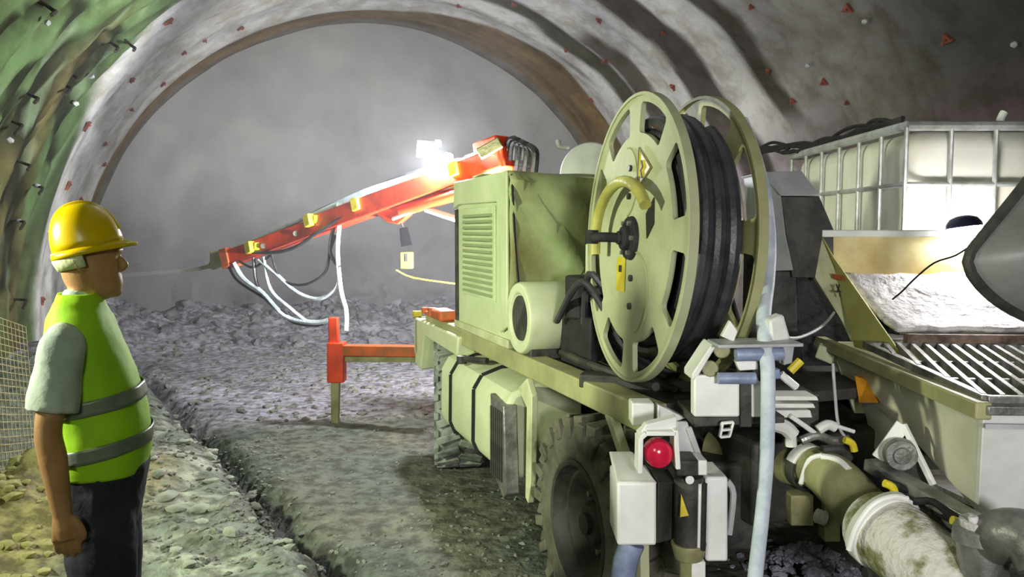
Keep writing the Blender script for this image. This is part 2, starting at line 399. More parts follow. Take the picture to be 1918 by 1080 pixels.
# stones: parts of the floor
def stone(x, y, s, m, flat=.6, nm='stone'):
    b = B(); rock(b, (x, y, gh(x, y) + s*flat*.25), s, random.random()*50, flat); obj(nm, b, m, floor, ang=30)
for px, py, s in ((372, 960, .085), (560, 985, .10), (300, 920, .07), (340, 880, .06), (395, 905, .06), (285, 985, .05), (430, 1010, .07), (345, 840, .07), (305, 850, .06),
                  (520, 1010, .05), (470, 960, .05), (330, 1030, .06), (520, 930, .05), (360, 820, .06), (300, 800, .07), (400, 960, .06), (290, 890, .05), (440, 930, .05), (310, 950, .09), (330, 965, .07), (380, 985, .06), (355, 1062, .05)):
    g = G(px, py, .15); stone(g.x, g.y, s*.8, M_STONE, .45)
for k in range(70):                                                     # dark broken lumps along the rut
    a = random.uniform(0, 5.2); s = random.uniform(-.16, .12); p = E0 + ED*a - EN*s
    stone(p.x, p.y, random.uniform(.02, .055), M_STONED if random.random() < .65 else M_STONE)
for k in range(60):
    g = G(random.uniform(-20, 95), random.uniform(900, 1078), .3); stone(g.x, g.y, random.uniform(.015, .045), M_YST)
bm = B()                                                                # small rubble too many to count
for k in range(1500):
    if k < 450: g = G(random.uniform(270, 540), random.uniform(800, 1079), .12); s = random.uniform(.008, .025)
    elif k < 1000: g = G(random.uniform(400, 1000), random.uniform(800, 1079)); s = random.uniform(.006, .02)
    else: g = G(random.uniform(260, 800), random.uniform(605, 790)); s = random.uniform(.02, .06)
    if (g-T0).dot(TD) > 16.2: continue
    rock(bm, (g.x, g.y, gh(g.x, g.y)), min(s, .049), k*.37, .7)
obj('small_rubble', bm, mat('rubble_grit', '86887e', '5c5e56', .8, 0, 7, .5), floor, kind='stuff')
bm = B()
for k in range(160):
    t = random.uniform(13.6, 16.2); l = random.uniform(-4.6, 3); p = T0 + TD*t + TR*l; s = random.uniform(.04, .13)
    rock(bm, (p.x, p.y, gh(p.x, p.y) + s*.2), s, k*.7, .8)
obj('muck_lumps', bm, mat('muck_rock', '8a8a90', '6e6e74', .8, 0, 4, .5), floor, kind='stuff')

# thickness markers, bolt plates and rods fixed in the lining
def host(a): d = math.degrees(a); return wr if d < 32 else ce if d < 122 else wl
for px, py, s in ((318,40,.085),(160,230,.09),(250,152,.07),(305,155,.06),(130,345,.08),(195,268,.05),(452,50,.07),(342,93,.05),(380,70,.04),(963,6,.07),(860,2,.05),(1122,38,.07),
                  (1262,160,.07),(1106,187,.06),(1062,92,.06),(1135,112,.05),(1130,115,.04),(1777,70,.08),(1586,18,.08),(1546,152,.07),(1490,186,.06),(1445,128,.05),(1242,60,.05),(1408,12,.05),(246,205,.04),(190,305,.05),(75,560,.07),(150,372,.04),(1730,270,.06),(1590,190,.04)):
    t, a = hit(px, py); d = math.degrees(a); R = TRAD - lining_dr(t, d); p = tun(t, a, R - .01); n = (tun(t, a, R-1) - tun(t, a, R)).normalized(); u, w_ = frame_of(n)
    b = B(); rz = random.random()*2
    pts = [p + (u*cos(rz+q*2*pi/3) + w_*sin(rz+q*2*pi/3))*s*(1.25 if q == 0 else .8) for q in range(3)]
    prism(b, pts, n*.03); tube(b, [p, p + n*.05], .012, 6)
    obj('marker_plate', b, M_MARK, host(a), label=None)
for px, py, l in ((40,235,.5),(62,180,.25),(30,412,.3),(135,168,.45),(215,85,.4),(22,560,.3),(150,150,.2),(60,345,.3),(235,75,.25),(90,12,.3),(30,300,.2)):
    t, a = hit(px, py); R = TRAD - lining_dr(t, math.degrees(a)); p = tun(t, a, R+.05); n = (tun(t, a, R-1) - tun(t, a, R)).normalized()
    b = B(); q = p + n*.22 + TD*-.12; tube(b, [p, p+n*.15, q, q + (TD*-.6 + V((0,0,-.25)))*l], .018, 6, 3); obj('steel_rod', b, M_PIN, host(a))
for px, py in ((60,345),(30,412),(80,35),(15,262),(167,140),(137,190),(1522,115),(1625,35),(1910,75)):
    t, a = hit(px, py); R = TRAD - lining_dr(t, math.degrees(a)); p = tun(t, a, R-.08)
    b = B(); rock(b, p, .032, px, 1); obj('rod_cap', b, M_GREY, host(a))

# ---------------------------------------------------------------- the spraying machine
MA = radians(19.5); MF = V((-sin(MA), cos(MA), 0)); MR = V((cos(MA), sin(MA), 0)); MO = V((.28, 3.6, 0))
MM = Matrix.Translation(MO) @ Matrix((MR, MF, V((0,0,1)))).transposed().to_4x4()      # local x = v (to the right), y = u (forwards), z up
def m_(v, u, z): return MM @ V((v, u, z))
def onV(px, py, v):
    """the point of the vertical plane v = const of the machine seen at px, py"""
    r_ = ray(px, py); o = V((0,0,CH)); s = (v - (o-MO).dot(MR)) / r_.dot(MR); p = o + r_*s
    return v, (p-MO).dot(MF), p.z
sm = root('spraying_machine', m_(1.0, 1.4, 0), 'pale green concrete spraying machine with tarpaulin-covered engine and orange boom', 'machine')
def mbox(name, m, lo, hi, bev=.01, parent=None, **k):
    b = B(); box(b, lo, hi, MM); return obj(name, b, m, parent or sm, bev=bev, **k)
mbox('chassis_rail', M_RAIL, (.03, -.58, 1.06), (.15, 3.05, 1.17), .008)
mbox('chassis_rail', M_RAIL, (1.85, -.5, 1.06), (1.97, 3.05, 1.17), .008)
mbox('deck', M_DARK, (.15, -.5, 1.10), (1.85, 3.05, 1.15), .004)
mbox('frame_beam', M_DARK, (.55, -.6, .62), (1.45, 3.1, .98), .02)
# front cross piece over the front wheel
b = B(); prism(b, [m_(0, 3.32, 1.12), m_(0, 3.32, .72), m_(0, 3.12, .70), m_(0, 3.0, 1.0), m_(0, 2.0, .98), m_(0, 1.96, 1.12)], m_(.14,0,0)-m_(0,0,0)); obj('front_fender', b, M_PAINT, sm, bev=.015)
mbox('front_crossmember', M_PAINT, (.0, 3.22, .80), (2.0, 3.36, 1.12), .02)
b = B(); tube(b, [m_(.04, 3.1, 1.17), m_(.04, 3.1, 1.22)], .03, 10); tube(b, [m_(.04, 2.86, 1.17), m_(.04, 2.86, 1.24)], .035, 10); tube(b, [m_(.04, 2.98, 1.17), m_(.04, 2.98, 1.2)], .03, 10); obj('valve_cap', b, M_ORGD, sm, bev=.004)
mbox('front_lamp', M_ORGD, (.0, 2.45, 1.17), (.14, 2.75, 1.25), .02, label='orange block on the rail beside the engine hood')
mbox('front_hook', M_YEL, (-.01, 3.3, 1.12), (.06, 3.36, 1.17), .006)

def wheel(v, u, R=.5, wd=.36, steer=0, outer=-1, mt=None):
    c = m_(v, u, R - .012); ax = MR.copy(); ax.rotate(Matrix.Rotation(steer, 3, 'Z'))
    M = axisM(c, ax*outer)                       # local +Y points outwards
    b = B(); h = wd/2
    prof = [(R*.56, -h*.8), (R*.62, -h*.98), (R*.80, -h*1.02), (R*.93, -h*.92), (R*.965, -h*.7), (R*.97, 0), (R*.965, h*.7), (R*.93, h*.92), (R*.80, h*1.02), (R*.62, h*.98), (R*.56, h*.8), (R*.56, -h*.8)]
    lathe(b, M, prof, 64); n = 22
    for k in range(n):
        for sd in (-1, 1):
            a = 2*pi*(k + (.5 if sd > 0 else 0))/n; rot = Matrix.Rotation(-a, 4, 'Y')
            vs = box(b, (-.028, 0, R*.90), (.028, h*.98, R*1.012), M @ rot @ (Matrix.Scale(sd, 4, V((0,1,0)))) @ Matrix.Rotation(.35, 4, 'Z'))
            box(b, (-.026, h*.86, R*.80), (.026, h*1.06, R*.99), M @ rot @ (Matrix.Scale(sd, 4, V((0,1,0)))))
    t = obj('wheel', b, mt or M_RUB, sm, bev=.005, seg=1)
    b = B(); lathe(b, M, [(R*.60, h*.95), (R*.58, h*1.0), (R*.55, h*.97), (R*.53, h*.75), (R*.50, h*.62), (R*.47, h*.60), (R*.40, h*.35), (R*.36, h*.2), (R*.24, h*.22), (R*.0, h*.22)], 48)
    obj('rim', b, M_DARK, t)
    b = B(); lathe(b, M, [(R*.2, h*.2), (R*.2, h*.5), (R*.17, h*.6), (R*.1, h*.62), (R*.1, h*.75), (0, h*.78)], 32); obj('hub', b, M_DARK, t)
    for k in range(8):
        a = 2*pi*k/8; p = M @ V((R*.29*cos(a), h*.2, R*.29*sin(a))); q = M @ V((R*.29*cos(a), h*.36, R*.29*sin(a)))
        b = B(); tube(b, [p, q], .015, 6); obj('wheel_nut', b, M_STEEL, t)
    return t
wheel(.19, 0); wheel(.22, 2.75, steer=radians(-14), mt=M_RUBD); wheel(1.8, 0, outer=1); wheel(1.8, 2.75, outer=1)
b = B(); tube(b, [m_(.3, 0, .49), m_(1.7, 0, .49)], .09, 14); tube(b, [m_(.3, 2.75, .49), m_(1.7, 2.75, .49)], .09, 14); obj('axle', b, M_DARK, sm)
# rear mudguard arch side plate pieces
for v0 in (.02,):
    b = B(); prism(b, [m_(v0, .80, .98), m_(v0, .66, 1.06), m_(v0, .58, .98), m_(v0, .60, .50), m_(v0, .64, .38), m_(v0, .68, .40), m_(v0, .66, .9)], m_(.035,0,0)-m_(0,0,0))
    obj('mudguard', b, M_PAINTD, sm, bev=.004)
    b = B(); prism(b, [m_(v0, -.28, 1.07), m_(v0, -.34, 1.07), m_(v0, -.60, .78), m_(v0, -.62, .45), m_(v0, -.57, .45), m_(v0, -.55, .78)], m_(.04,0,0)-m_(0,0,0))
    obj('mudguard', b, M_PAINTD, sm, bev=.004)
# tank with two straps under the rail, and the ribbed step in front of the rear wheel
def tankprof(u, v0=.0):
    return [m_(.40, u, 1.02), m_(.10, u, 1.0), m_(v0-.02, u, .96), m_(v0-.07, u, .88), m_(v0-.075, u, .56), m_(v0-.04, u, .48), m_(.40, u, .46)]
b = B(); prism(b, tankprof(2.16), MF*-1.40)
tk = obj('fuel_tank', b, M_PAINT, sm, bev=.03, seg=3)
for u in (1.86, 1.32):
    b = B(); pts = [p + (p-m_(.3, u, .75)).normalized()*.004 for p in tankprof(u)]
    for p, q in zip(pts, pts[1:]): beam(b, p, q, .03, .016, MF)
    obj('tank_strap', b, M_BLK, tk)
b = B(); tube(b, [m_(-.04, 1.78, 1.0), m_(-.02, 1.6, 1.02), m_(.05, 1.45, 1.03)], .02, 8, 3); tube(b, [m_(-.045, 1.7, .98), m_(-.045, 1.7, 1.03)], .035, 10); obj('tank_hose', b, M_DARK, tk)
b = B(); prism(b, [m_(-.075, 1.0, .92), m_(-.085, .74, .90), m_(-.085, .70, .42), m_(-.06, .82, .36), m_(-.075, 1.0, .5)], m_(.08,0,0)-m_(0,0,0)); st = obj('ribbed_step', b, M_STEEL, sm, bev=.006)
for k in range(6):
    mbox('rib', M_DARK, (-.094, .76+k*.035, .47), (-.084, .775+k*.035, .86), .002, st)

# engine hood
HU0, HU1, HV0, HV1, HZ0, HZ1 = 1.02, 2.12, .05, 1.35, 1.20, 2.17
b = B(); box(b, (HV0, HU0, HZ0), (HV1, HU1, HZ1), MM); hood = obj('engine_hood', b, M_HOOD, sm, bev=.02)
mbox('grille_frame', M_HOOD, (HV0-.012, HU0+.24, 1.42), (HV0, HU1-.16, 2.0), .004, hood)
for k in range(14):
    z = 1.45 + k*.038
    b = B(); beam(b, m_(HV0-.02, HU0+.28, z), m_(HV0-.02, HU1-.22, z), .022, .018, V((.3,0,1))); obj('grille_slat', b, mat('slat_shade_%d' % k, '8f9d74') if k == 0 else MATS['slat_shade_0'], hood)
mbox('hood_skirt', M_PAINTD, (HV0-.02, HU0-.02, 1.17), (HV1, HU1+.04, 1.22), .006)
mbox('hood_edge', M_DARK, (HV0-.015, HU1-.01, 1.22), (HV0+.02, HU1+.03, 2.0), .003, hood)
# tarpaulin draped over the hood's top and rear, creased
bm = B(); NU, NV = 34, 30
def tarp(a, b_):
    """a: across v (0..1), b_: 0 at hood front top, 1 at tarp's bottom rear edge"""
    L1 = HU1-HU0+.02; L2 = .72; s = b_*(L1+L2); v = HV0-.012 + a*(HV1-HV0+.024)
    if s < L1: u = HU1 - s; z = HZ1 + .012
    else: u = HU0 - .018 - .02*sin((s-L1)*4); z = HZ1 + .012 - (s-L1)
    n = noise.noise(V((v*2.5, s*2.5, 0))); 
    fold = (.035*max(0, 1-abs((z-2.17) + 1.25*(v-HV0))*14) + .03*max(0, 1-abs((z-2.15) + .35*(v-HV0))*16) + .03*max(0, 1-abs((z-1.9) + .9*(v-HV0-.1))*16) + .014*sin(v*11+z*5))*(s > L1) + .03*n
    z2 = z - (.03*sin(a*pi)*max(0, 1-abs(s-L1)*4))
    return m_(v, u - (fold if s > L1 else 0), z2 + (fold if s <= L1 else 0))
g = [[bm.verts.new(tarp(i/NU, j/NV)) for j in range(NV+1)] for i in range(NU+1)]
for i in range(NU):
    for j in range(NV): bm.faces.new((g[i][j], g[i+1][j], g[i+1][j+1], g[i][j+1]))
tp = obj('tarpaulin', bm, M_TARP, sm, ang=70); md = tp.modifiers.new('solid', 'SOLIDIFY'); md.thickness = .008; md.offset = 1
bm = B()      # the flap hanging over the left side at the top
for z0 in (0,):
    pts = [(HU1+.01, HZ1+.02), (HU0-.02, HZ1+.02), (HU0-.03, 1.3), (HU0+.10, 1.25), (HU0+.07, 1.7), (HU0+.16, 2.02), (HU1-.1, 2.03), (HU1+.02, 2.0)]
    prism(bm, [m_(HV0-.028, u, z) for u, z in pts], m_(.02,0,0)-m_(0,0,0))
obj('tarpaulin_flap', bm, M_HOOD, sm, bev=.008)
b = B(); tube(b, [m_(HV0+.0, HU0-.035, HZ1), m_(HV0+.02, HU0-.04, 1.75), m_(HV0+.05, HU0-.04, 1.45)], .008, 6); obj('tarpaulin_cord', b, M_BLK, sm)
# drum-shaped air filter on the rail
b = B(); Mx = axisM(m_(.02, .80, 1.37), MR)
lathe(b, Mx, [(0, .02), (.13, .02), (.145, 0), (.19, 0), (.2, .02), (.2, .34), (.18, .38), (.08, .40), (.08, .46), (0, .46)], 40); af = obj('air_filter', b, M_PAINT, sm, bev=.006)
b = B(); lathe(b, Mx, [(0, .012), (.125, .012), (.125, .02)], 32); obj('filter_cap', b, M_DARK, af)
mbox('filter_saddle', M_DARK, (.05, .68, 1.15), (.45, .92, 1.24))
# black hydraulic clutter behind the filter
b = B()
box(b, (.2, .25, 1.15), (.8, .62, 1.42), MM); box(b, (.45, -.1, 1.15), (1.2, .35, 1.35), MM)
tube(b, [m_(.25, .45, 1.4), m_(.25, .45, 1.62)], .09, 16); tube(b, [m_(.5, .5, 1.4), m_(.5, .5, 1.7)], .07, 16)
pb = obj('hydraulic_pump', b, M_BLK, sm, bev=.01)
for k in range(9):
    a = k*.7; b = B(); r0 = random.Random(k)
    p = [m_(.15+.06*k, .30+r0.random()*.3, 1.3+r0.random()*.1), m_(.12+.05*k, .2, 1.55+r0.random()*.12), m_(.2+.06*k, .1+r0.random()*.1, 1.5), m_(.3+.05*k, .0, 1.25), m_(.35+.06*k, -.25, 1.2)]
    tube(b, p, .018, 8, 5); obj('hydraulic_hose', b, M_HOSE, pb)
b = B(); tube(b, [m_(.35, .55, 1.6), m_(.35, .55, 1.78)], .035, 12); obj('filler_neck', b, M_PAINT, sm, bev=.005)
b = B(); tube(b, [m_(.2, .6, 1.20), m_(.17, .1, 1.2), m_(.2, -.4, 1.2)], .02, 8, 3); tube(b, [m_(.3, .6, 1.19), m_(.24, .1, 1.19), m_(.28, -.42, 1.19)], .016, 8, 3); obj('rail_pipe', b, M_DARK, sm)

# round exhaust cowl seen behind the hood
b = B(); Mx = axisM(P(1105, 325, 6.2), V((.3, 1, 0))); lathe(b, Mx, [(0, 0), (.20, 0), (.235, .01), (.245, .03), (.245, .30), (0, .30)], 48); obj('round_cowl', b, M_GREY, sm, bev=.004)
b = B(); tube(b, [P(1045, 262, 7.2), P(1048, 274, 7.2), P(1066, 276, 7.2)], .025, 8, 2); obj('small_horn', b, M_GREY, sm)

# ---- boom
def bp(px, py):                                  # points on the boom's slanting vertical plane
    k = (px-428)/(950-428); return P(px, py, 9.4 + (7.15-9.4)*k)
BT, BB = bp(428, 484), bp(952, 295); bd = (BB-BT).normalized()
b = B(); beam(b, bp(590, 424), bp(955, 293), .20, .20); boom = obj('boom', b, M_ORG, sm, bev=.015, label='orange spraying boom')
b = B(); beam(b, bp(435, 482), bp(640, 408), .19, .17); obj('boom_section', b, M_ORG, boom, bev=.01)
b = B(); beam(b, bp(426, 485), bp(440, 480), .23, .23); obj('boom_end_frame', b, M_ORGD, boom, bev=.01)
b = B(); beam(b, bp(905, 300), bp(950, 284), .24, .30); obj('boom_bracket', b, M_ORG, boom, bev=.02)
for px, py in ((487, 463), (597, 413), (686, 383), (868, 318)):
    q = bp(px, py); b = B(); beam(b, q-bd*.05, q+bd*.05, .36, .13); box(b, (-.02, -.15, -.03), (.06, -.12, .06), Matrix.Translation(q)); obj('boom_clamp', b, M_YELC, boom, bev=.01)
b = B(); n_ = V((.1, .15, 0)); prism(b, [bp(690, 385)-V((0,.13,0)), bp(712, 366)-V((0,.13,0)), bp(775, 372)-V((0,.13,0)), bp(770, 402)-V((0,.13,0)), bp(748, 420)-V((0,.13,0)), bp(728, 416)-V((0,.13,0))], V((0, .26, 0))); obj('boom_joint_plate', b, M_ORG, boom, bev=.01)
b = B(); tube(b, [bp(755, 395)-V((0,.1,0)), bp(900, 352)-V((0,.1,0))], .06, 12); obj('lift_cylinder', b, M_ORG, boom)
b = B(); tube(b, [bp(740, 410)-V((0,.12,0)), bp(800, 386)-V((0,.12,0))], .022, 8); tube(b, [bp(800, 392)-V((0,.1,0)), bp(900, 425)-V((0,.1,0))], .03, 8); tube(b, [bp(745, 372)-V((0,.12,0)), bp(870, 345)-V((0,.12,0))], .022, 8); obj('cylinder_rod', b, M_WHITE, boom)
for k in range(4):
    b = B(); o_ = V((0, -.09+.05*k, 0)); r0 = random.Random(k+20)
    tube(b, [bp(905, 294-4*k)+o_, bp(840, 316-5*k+r0.uniform(-3,3))+o_, bp(760, 342-5*k)+o_, bp(680, 368-4*k+r0.uniform(-3,3))+o_, bp(600, 398-2*k)+o_, bp(520, 432)+o_, bp(440, 466)+o_], .02+.004*(k % 2), 8, 5)
    obj('boom_hose', b, M_PALEH if k < 3 else M_HOSE, boom)  # pale ones carry the lamp's white light in their colour
b = B(); tube(b, [bp(470, 470)-V((0,.14,0)), bp(520, 472)-V((0,.14,0)), bp(560, 462)-V((0,.14,0)), bp(600, 436)-V((0,.14,0)), bp(660, 400)-V((0,.14,0)), bp(720, 378)-V((0,.14,0))], .02, 8, 5); obj('boom_hose', b, M_HOSE, boom)
for px, py in ((660, 397), (560, 437), (500, 460), (640, 385), (780, 345), (820, 335)):
    q = bp(px, py); b = B(); tube(b, [q+V((0,-.14,0)), q+V((0,.14,0))], .03, 10); obj('boom_pin', b, M_STEEL, boom)
# black cluster and olive valve block at the boom's foot
for k in range(5):
    b = B(); x = 955+k*8; tube(b, [bp(x-6, 300), bp(x-2, 268+k*2), bp(x+10, 262+k*4), bp(x+16, 290), bp(x+12, 330)], .035, 8, 4); obj('boom_foot_hose', b, M_BLK if k % 2 else M_HOSE, boom)
b = B(); q = bp(922, 285)-V((0,.2,0)); box(b, (-.12,-.05,-.03), (.1,.05,.07), Matrix.Translation(q) @ Matrix.Rotation(-.5, 4, 'Y')); obj('valve_block', b, M_OLV, boom, bev=.01)
b = B(); beam(b, P(990, 345, 7.2), P(990, 480, 7.15), .3, .3, V((0,1,0))); obj('boom_turret', b, M_DARK, boom, bev=.02)
# lamp on the boom
Ml = Matrix.Translation(P(800, 280, 7.75)) @ Matrix.Rotation(.1, 4, 'Y')
b = B(); box(b, (-.10, -.04, -.08), (.10, .05, .08), Ml); lh = obj('lamp_housing', b, M_OLV, boom, bev=.008)
b = B(); box(b, (.075,-.06,.04), (.13,.04,.1), Ml); obj('lamp_bracket', b, M_STEEL, lh, bev=.004)
b = B(); q = LB; lathe(b, axisM(q, V((-.35, -1, -.35))), [(0, .03), (.05, .03), (.055, 0), (.04, -.05), (0, -.07)], 24); obj('lamp_bulb', b, M_LAMPB, lh)
# nozzle and what hangs from the boom
b = B(); tube(b, [bp(428, 486), bp(412, 492), bp(398, 497)], [.07, .05, .06], 12); tube(b, [bp(398, 497), bp(372, 503), bp(340, 508)], [.03, .022, .015], 10); box(b, (-.06,-.06,-.05), (.06,.06,.13), Matrix.Translation(bp(406, 490))); obj('spray_nozzle', b, M_OLV, boom, bev=.006)
for pts, r_, m in (([(445,492),(462,520),(500,548),(540,590),(590,602),(622,598)], .03, M_PALEH), ([(490,486),(520,510),(560,545),(600,558),(632,540),(640,512)], .022, M_PALEH), ([(640,415),(636,470),(642,540),(652,580),(652,616)], .024, M_WHITE),
                   ([(480,482),(490,540),(540,592),(575,606),(612,604)], .02, M_HOSE), ([(512,470),(530,520),(572,532),(612,510),(622,470),(632,440)], .015, M_HOSE), ([(432,492),(450,524),(505,560),(560,600),(600,608)], .016, M_HOSE), ([(500,480),(512,540),(548,575),(584,604)], .02, M_PALEH), ([(630,420),(622,470),(640,500)], .02, M_HOSE), ([(450,486),(480,500),(510,478)], .014, M_HOSE)):
    b = B(); tube(b, [bp(x, y)-V((0,.1,0)) for x, y in pts], r_, 8, 5); obj('hanging_hose', b, m, boom)
b = B(); tube(b, [P(742, 505, 8), P(775, 520, 8), P(860, 532, 7.8)], .008, 6, 3); obj('thin_line', b, M_YEL, boom)
b = B(); tube(b, [P(395, 500, 9.5), P(340, 507, 9.7), P(225, 516, 10.2)], [.010, .022, .03], 12); obj('spray_jet', b, M_JET, boom)
# outrigger
OY = 7.55
b = B(); beam(b, P(800, 657, 7.3), P(640, 655, OY), .13, .10); orr = obj('outrigger', b, M_ORGD, sm, bev=.008, label='orange front outrigger')
b = B(); beam(b, P(800, 672, 7.3), P(650, 671, OY), .10, .05); obj('outrigger_slide', b, M_OLV, orr, bev=.005)
b = B(); beam(b, P(631, 714, OY), P(631, 640, OY), .15, .16, V((1,0,0))); obj('outrigger_sleeve', b, M_ORG, orr, bev=.01)
b = B(); beam(b, P(626, 645, OY), P(625, 594, OY), .09, .09, V((1,0,0))); obj('outrigger_top', b, M_ORG, orr, bev=.01)
b = B(); beam(b, P(629, 712, OY), P(628, 796, OY), .08, .08, V((1,0,0)), .07, .07); lg = obj('outrigger_leg', b, M_OLV, orr, bev=.005)
q = P(628, 797, OY); b = B(); tube(b, [q+V((0,0,-.02)), q+V((0,0,.02))], .09, 16); obj('outrigger_foot', b, M_DARK, orr)

# ---- rear of the machine: rail end, lamp, white boxes, leg
def pbox(name, m, px0, py0, px1, py1, Y, dep, parent, bev=.006, skew=0, **k):
    """a box whose camera-side face spans the given pixels at distance Y"""
    a, b_, c, d = P(px0, py0, Y), P(px1, py0, Y+skew), P(px1, py1, Y+skew), P(px0, py1, Y)
    b = B(); prism(b, [a, b_, c, d], V((0, dep, 0))); return obj(name, b, m, parent, bev=bev, **k)
pbox('rail_end', M_WHITE, 1184, 755, 1226, 797, 3.02, .10, sm)
b = B(); prism(b, [P(1232, 757, 3.02), P(1285, 783, 3.05), P(1232, 800, 3.02)], V((0, .06, 0))); obj('rail_gusset', b, M_WHITE, sm, bev=.004)
b = B(); prism(b, [P(1143, 846, 2.98), P(1186, 846, 2.98), P(1232, 905, 2.72), P(1156, 905, 2.72)], V((0, .05, -.012))); obj('rear_step_top', b, M_WHITE, sm, bev=.004)
sb = pbox('rear_step_box', M_WHITE, 1156, 903, 1230, 1022, 2.72, .22, sm, .01)
b = B(); prism(b, [P(1233, 903, 2.74), P(1268, 903, 2.86), P(1262, 1010, 2.86), P(1230, 1018, 2.74)], V((0, .2, 0))); obj('rear_step_side', b, M_DARK, sm, bev=.004)
b = B(); tube(b, [P(1185, 1015, 2.8), P(1172, 1050, 2.8), P(1165, 1100, 2.8)], .045, 14, 3); obj('blue_sleeve', b, M_BLUE, sm)
# lamp bracket and red tail lamp
b = B(); Y = 2.75
for a_, c_ in (((1196, 880), (1197, 815)), ((1197, 815), (1207, 806)), ((1207, 806), (1262, 806)), ((1262, 800), (1266, 872))): beam(b, P(*a_, Y), P(*c_, Y), .016, .09, V((0,1,0)))
lb = obj('lamp_guard', b, M_WHITE, sm, bev=.003)
b = B(); prism(b, [P(1200, 810, Y-.02), P(1210, 795, Y-.02), P(1268, 780, Y), P(1268, 806, Y), P(1240, 813, Y-.02)], V((0, .05, 0))); obj('lamp_hood_plate', b, M_WHITE, sm, bev=.004)
b = B(); lathe(b, axisM(P(1231, 848, Y+.04), V((0,-1,.05))), [(.058, 0), (.058, .03), (.053, .045)], 32)
tl = obj('tail_lamp', b, M_BLK, sm)
b = B(); lathe(b, axisM(P(1230, 845, Y+.03), V((0,-1,.05))), [(.051, 0), (.051, .04), (.045, .055), (.028, .066), (0, .07)], 32); obj('red_lens', b, M_RED, tl, label='round red lens')
b = B(); prism(b, [P(1268, 790, 2.85), P(1288, 790, 2.85), P(1308, 860, 2.85), P(1270, 866, 2.85)], V((0,.02,0))); beam(b, P(1290, 800, 2.84), P(1312, 862, 2.84), .02, .02); obj('support_plate', b, M_GREY, sm, bev=.003)
# hydraulic leg
hl = pbox('leg_head', M_DARK, 1268, 862, 1310, 892, 2.72, .12, sm, .006); pbox('leg_head_plate', M_WHITE, 1308, 862, 1325, 890, 2.715, .1, hl, .004)
b = B(); tube(b, [P(1290, 890, 2.8), P(1290, 1020, 2.8)], .052, 20); lc = obj('leg_cylinder', b, M_DARK, hl)
b = B(); tube(b, [P(1312, 905, 2.76), P(1309, 1030, 2.76)], .011, 10); obj('bright_pipe', b, M_WHITE, hl)
b = B(); tube(b, [P(1320, 905, 2.74), P(1317, 1030, 2.74)], .009, 8); obj('black_pipe', b, M_BLK, hl)
b = B(); tube(b, [P(1290, 1015, 2.8), P(1290, 1045, 2.8)], [.065, .05], 20); tube(b, [P(1290, 1040, 2.8), P(1290, 1090, 2.8)], .035, 16); obj('leg_foot', b, M_OLV, hl, bev=.003)
b = B(); lathe(b, axisM(P(1291, 897, 2.74), V((0,-1,0))), [(0,.01),(.015,.01),(.015,0)], 16); obj('white_plug', b, M_WHITE, hl)
b = B(); prism(b, [P(1276, 925, 2.735), P(1290, 965, 2.73), P(1274, 968, 2.735)], V((0,.01,0))); obj('warning_label', b, M_YEL, hl, label='yellow warning triangle')
pbox('rear_box', M_WHITE, 1322, 893, 1364, 1052, 2.82, .2, sm, .01)
b = B(); tube(b, [P(1362, 900, 2.9), P(1374, 925, 2.9), P(1366, 1000, 2.9)], .012, 8, 3); obj('box_hose', b, M_GREY, sm)
pbox('rear_block', M_DARK, 1325, 868, 1420, 1035, 3.3, .4, sm, .02)
pbox('leg_shoe', M_WHITE, 1296, 1052, 1322, 1100, 2.76, .08, sm, .005)

# ---------------------------------------------------------------- hose reel
RA = radians(11.5); RN = V((cos(RA), sin(RA), -.035)).normalized()                 # axis, pointing away to the right
RO = P(1187, 446, 3.42); MRl = axisM(RO, RN); RR = .605; RW = .27
reel = root('hose_reel', RO + RN*.13 - V((0,0,RR)), 'big upright reel with slotted pale green flanges wound with black hose', 'reel')
def slot(a0, a1, r0, r1, c=.022):
    pts = []
    def corner(r_, a, sr, sa):
        for k in range(6):
            t = k/5*pi/2
            yield (r_ + sr*c*(1-cos(t)) if False else None)
    arc = lambda r_, s, e, n: [(r_*cos(s+(e-s)*k/n), r_*sin(s+(e-s)*k/n)) for k in range(n+1)]
    ca0, ca1 = c/r0, c/r1
    pts += arc(r1, a0+ca1, a1-ca1, 12)
    for k in range(1, 5):
        t = k/5*pi/2; pts.append(((r1-c+c*cos(t))*cos(a1-ca1+ca1*sin(t)), (r1-c+c*cos(t))*sin(a1-ca1+ca1*sin(t))))
    for k in range(0, 5):
        t = k/5*pi/2; pts.append(((r0+c-c*sin(t))*cos(a1-ca0+ca0*cos(t)), (r0+c-c*sin(t))*sin(a1-ca0+ca0*cos(t))))
    pts += arc(r0, a1-ca0, a0+ca0, 10)
    for k in range(1, 5):
        t = k/5*pi/2; pts.append(((r0+c-c*cos(t))*cos(a0+ca0-ca0*sin(t)), (r0+c-c*cos(t))*sin(a0+ca0-ca0*sin(t))))
    for k in range(0, 5):
        t = k/5*pi/2; pts.append(((r1-c+c*sin(t))*cos(a0+ca1-ca1*cos(t)), (r1-c+c*sin(t))*sin(a0+ca1-ca1*cos(t))))
    return pts
spin = radians(2)
slots = [slot(spin+radians(45*k+7), spin+radians(45*k+38), RR*.735, RR*.945) for k in range(8)]
tri = [(-.19, .10), (-.075, .165), (-.10, .05)]
fl = plate('reel_flange', circ(RR, 128), slots + [circ(.055, 24)], .022, MRl, M_REEL, reel, bev=.004)
f2 = plate('reel_flange', circ(RR, 128), slots + [circ(.055, 24)], .022, MRl @ Matrix.Translation((0, RW, 0)), M_RAIL, reel, bev=.004)
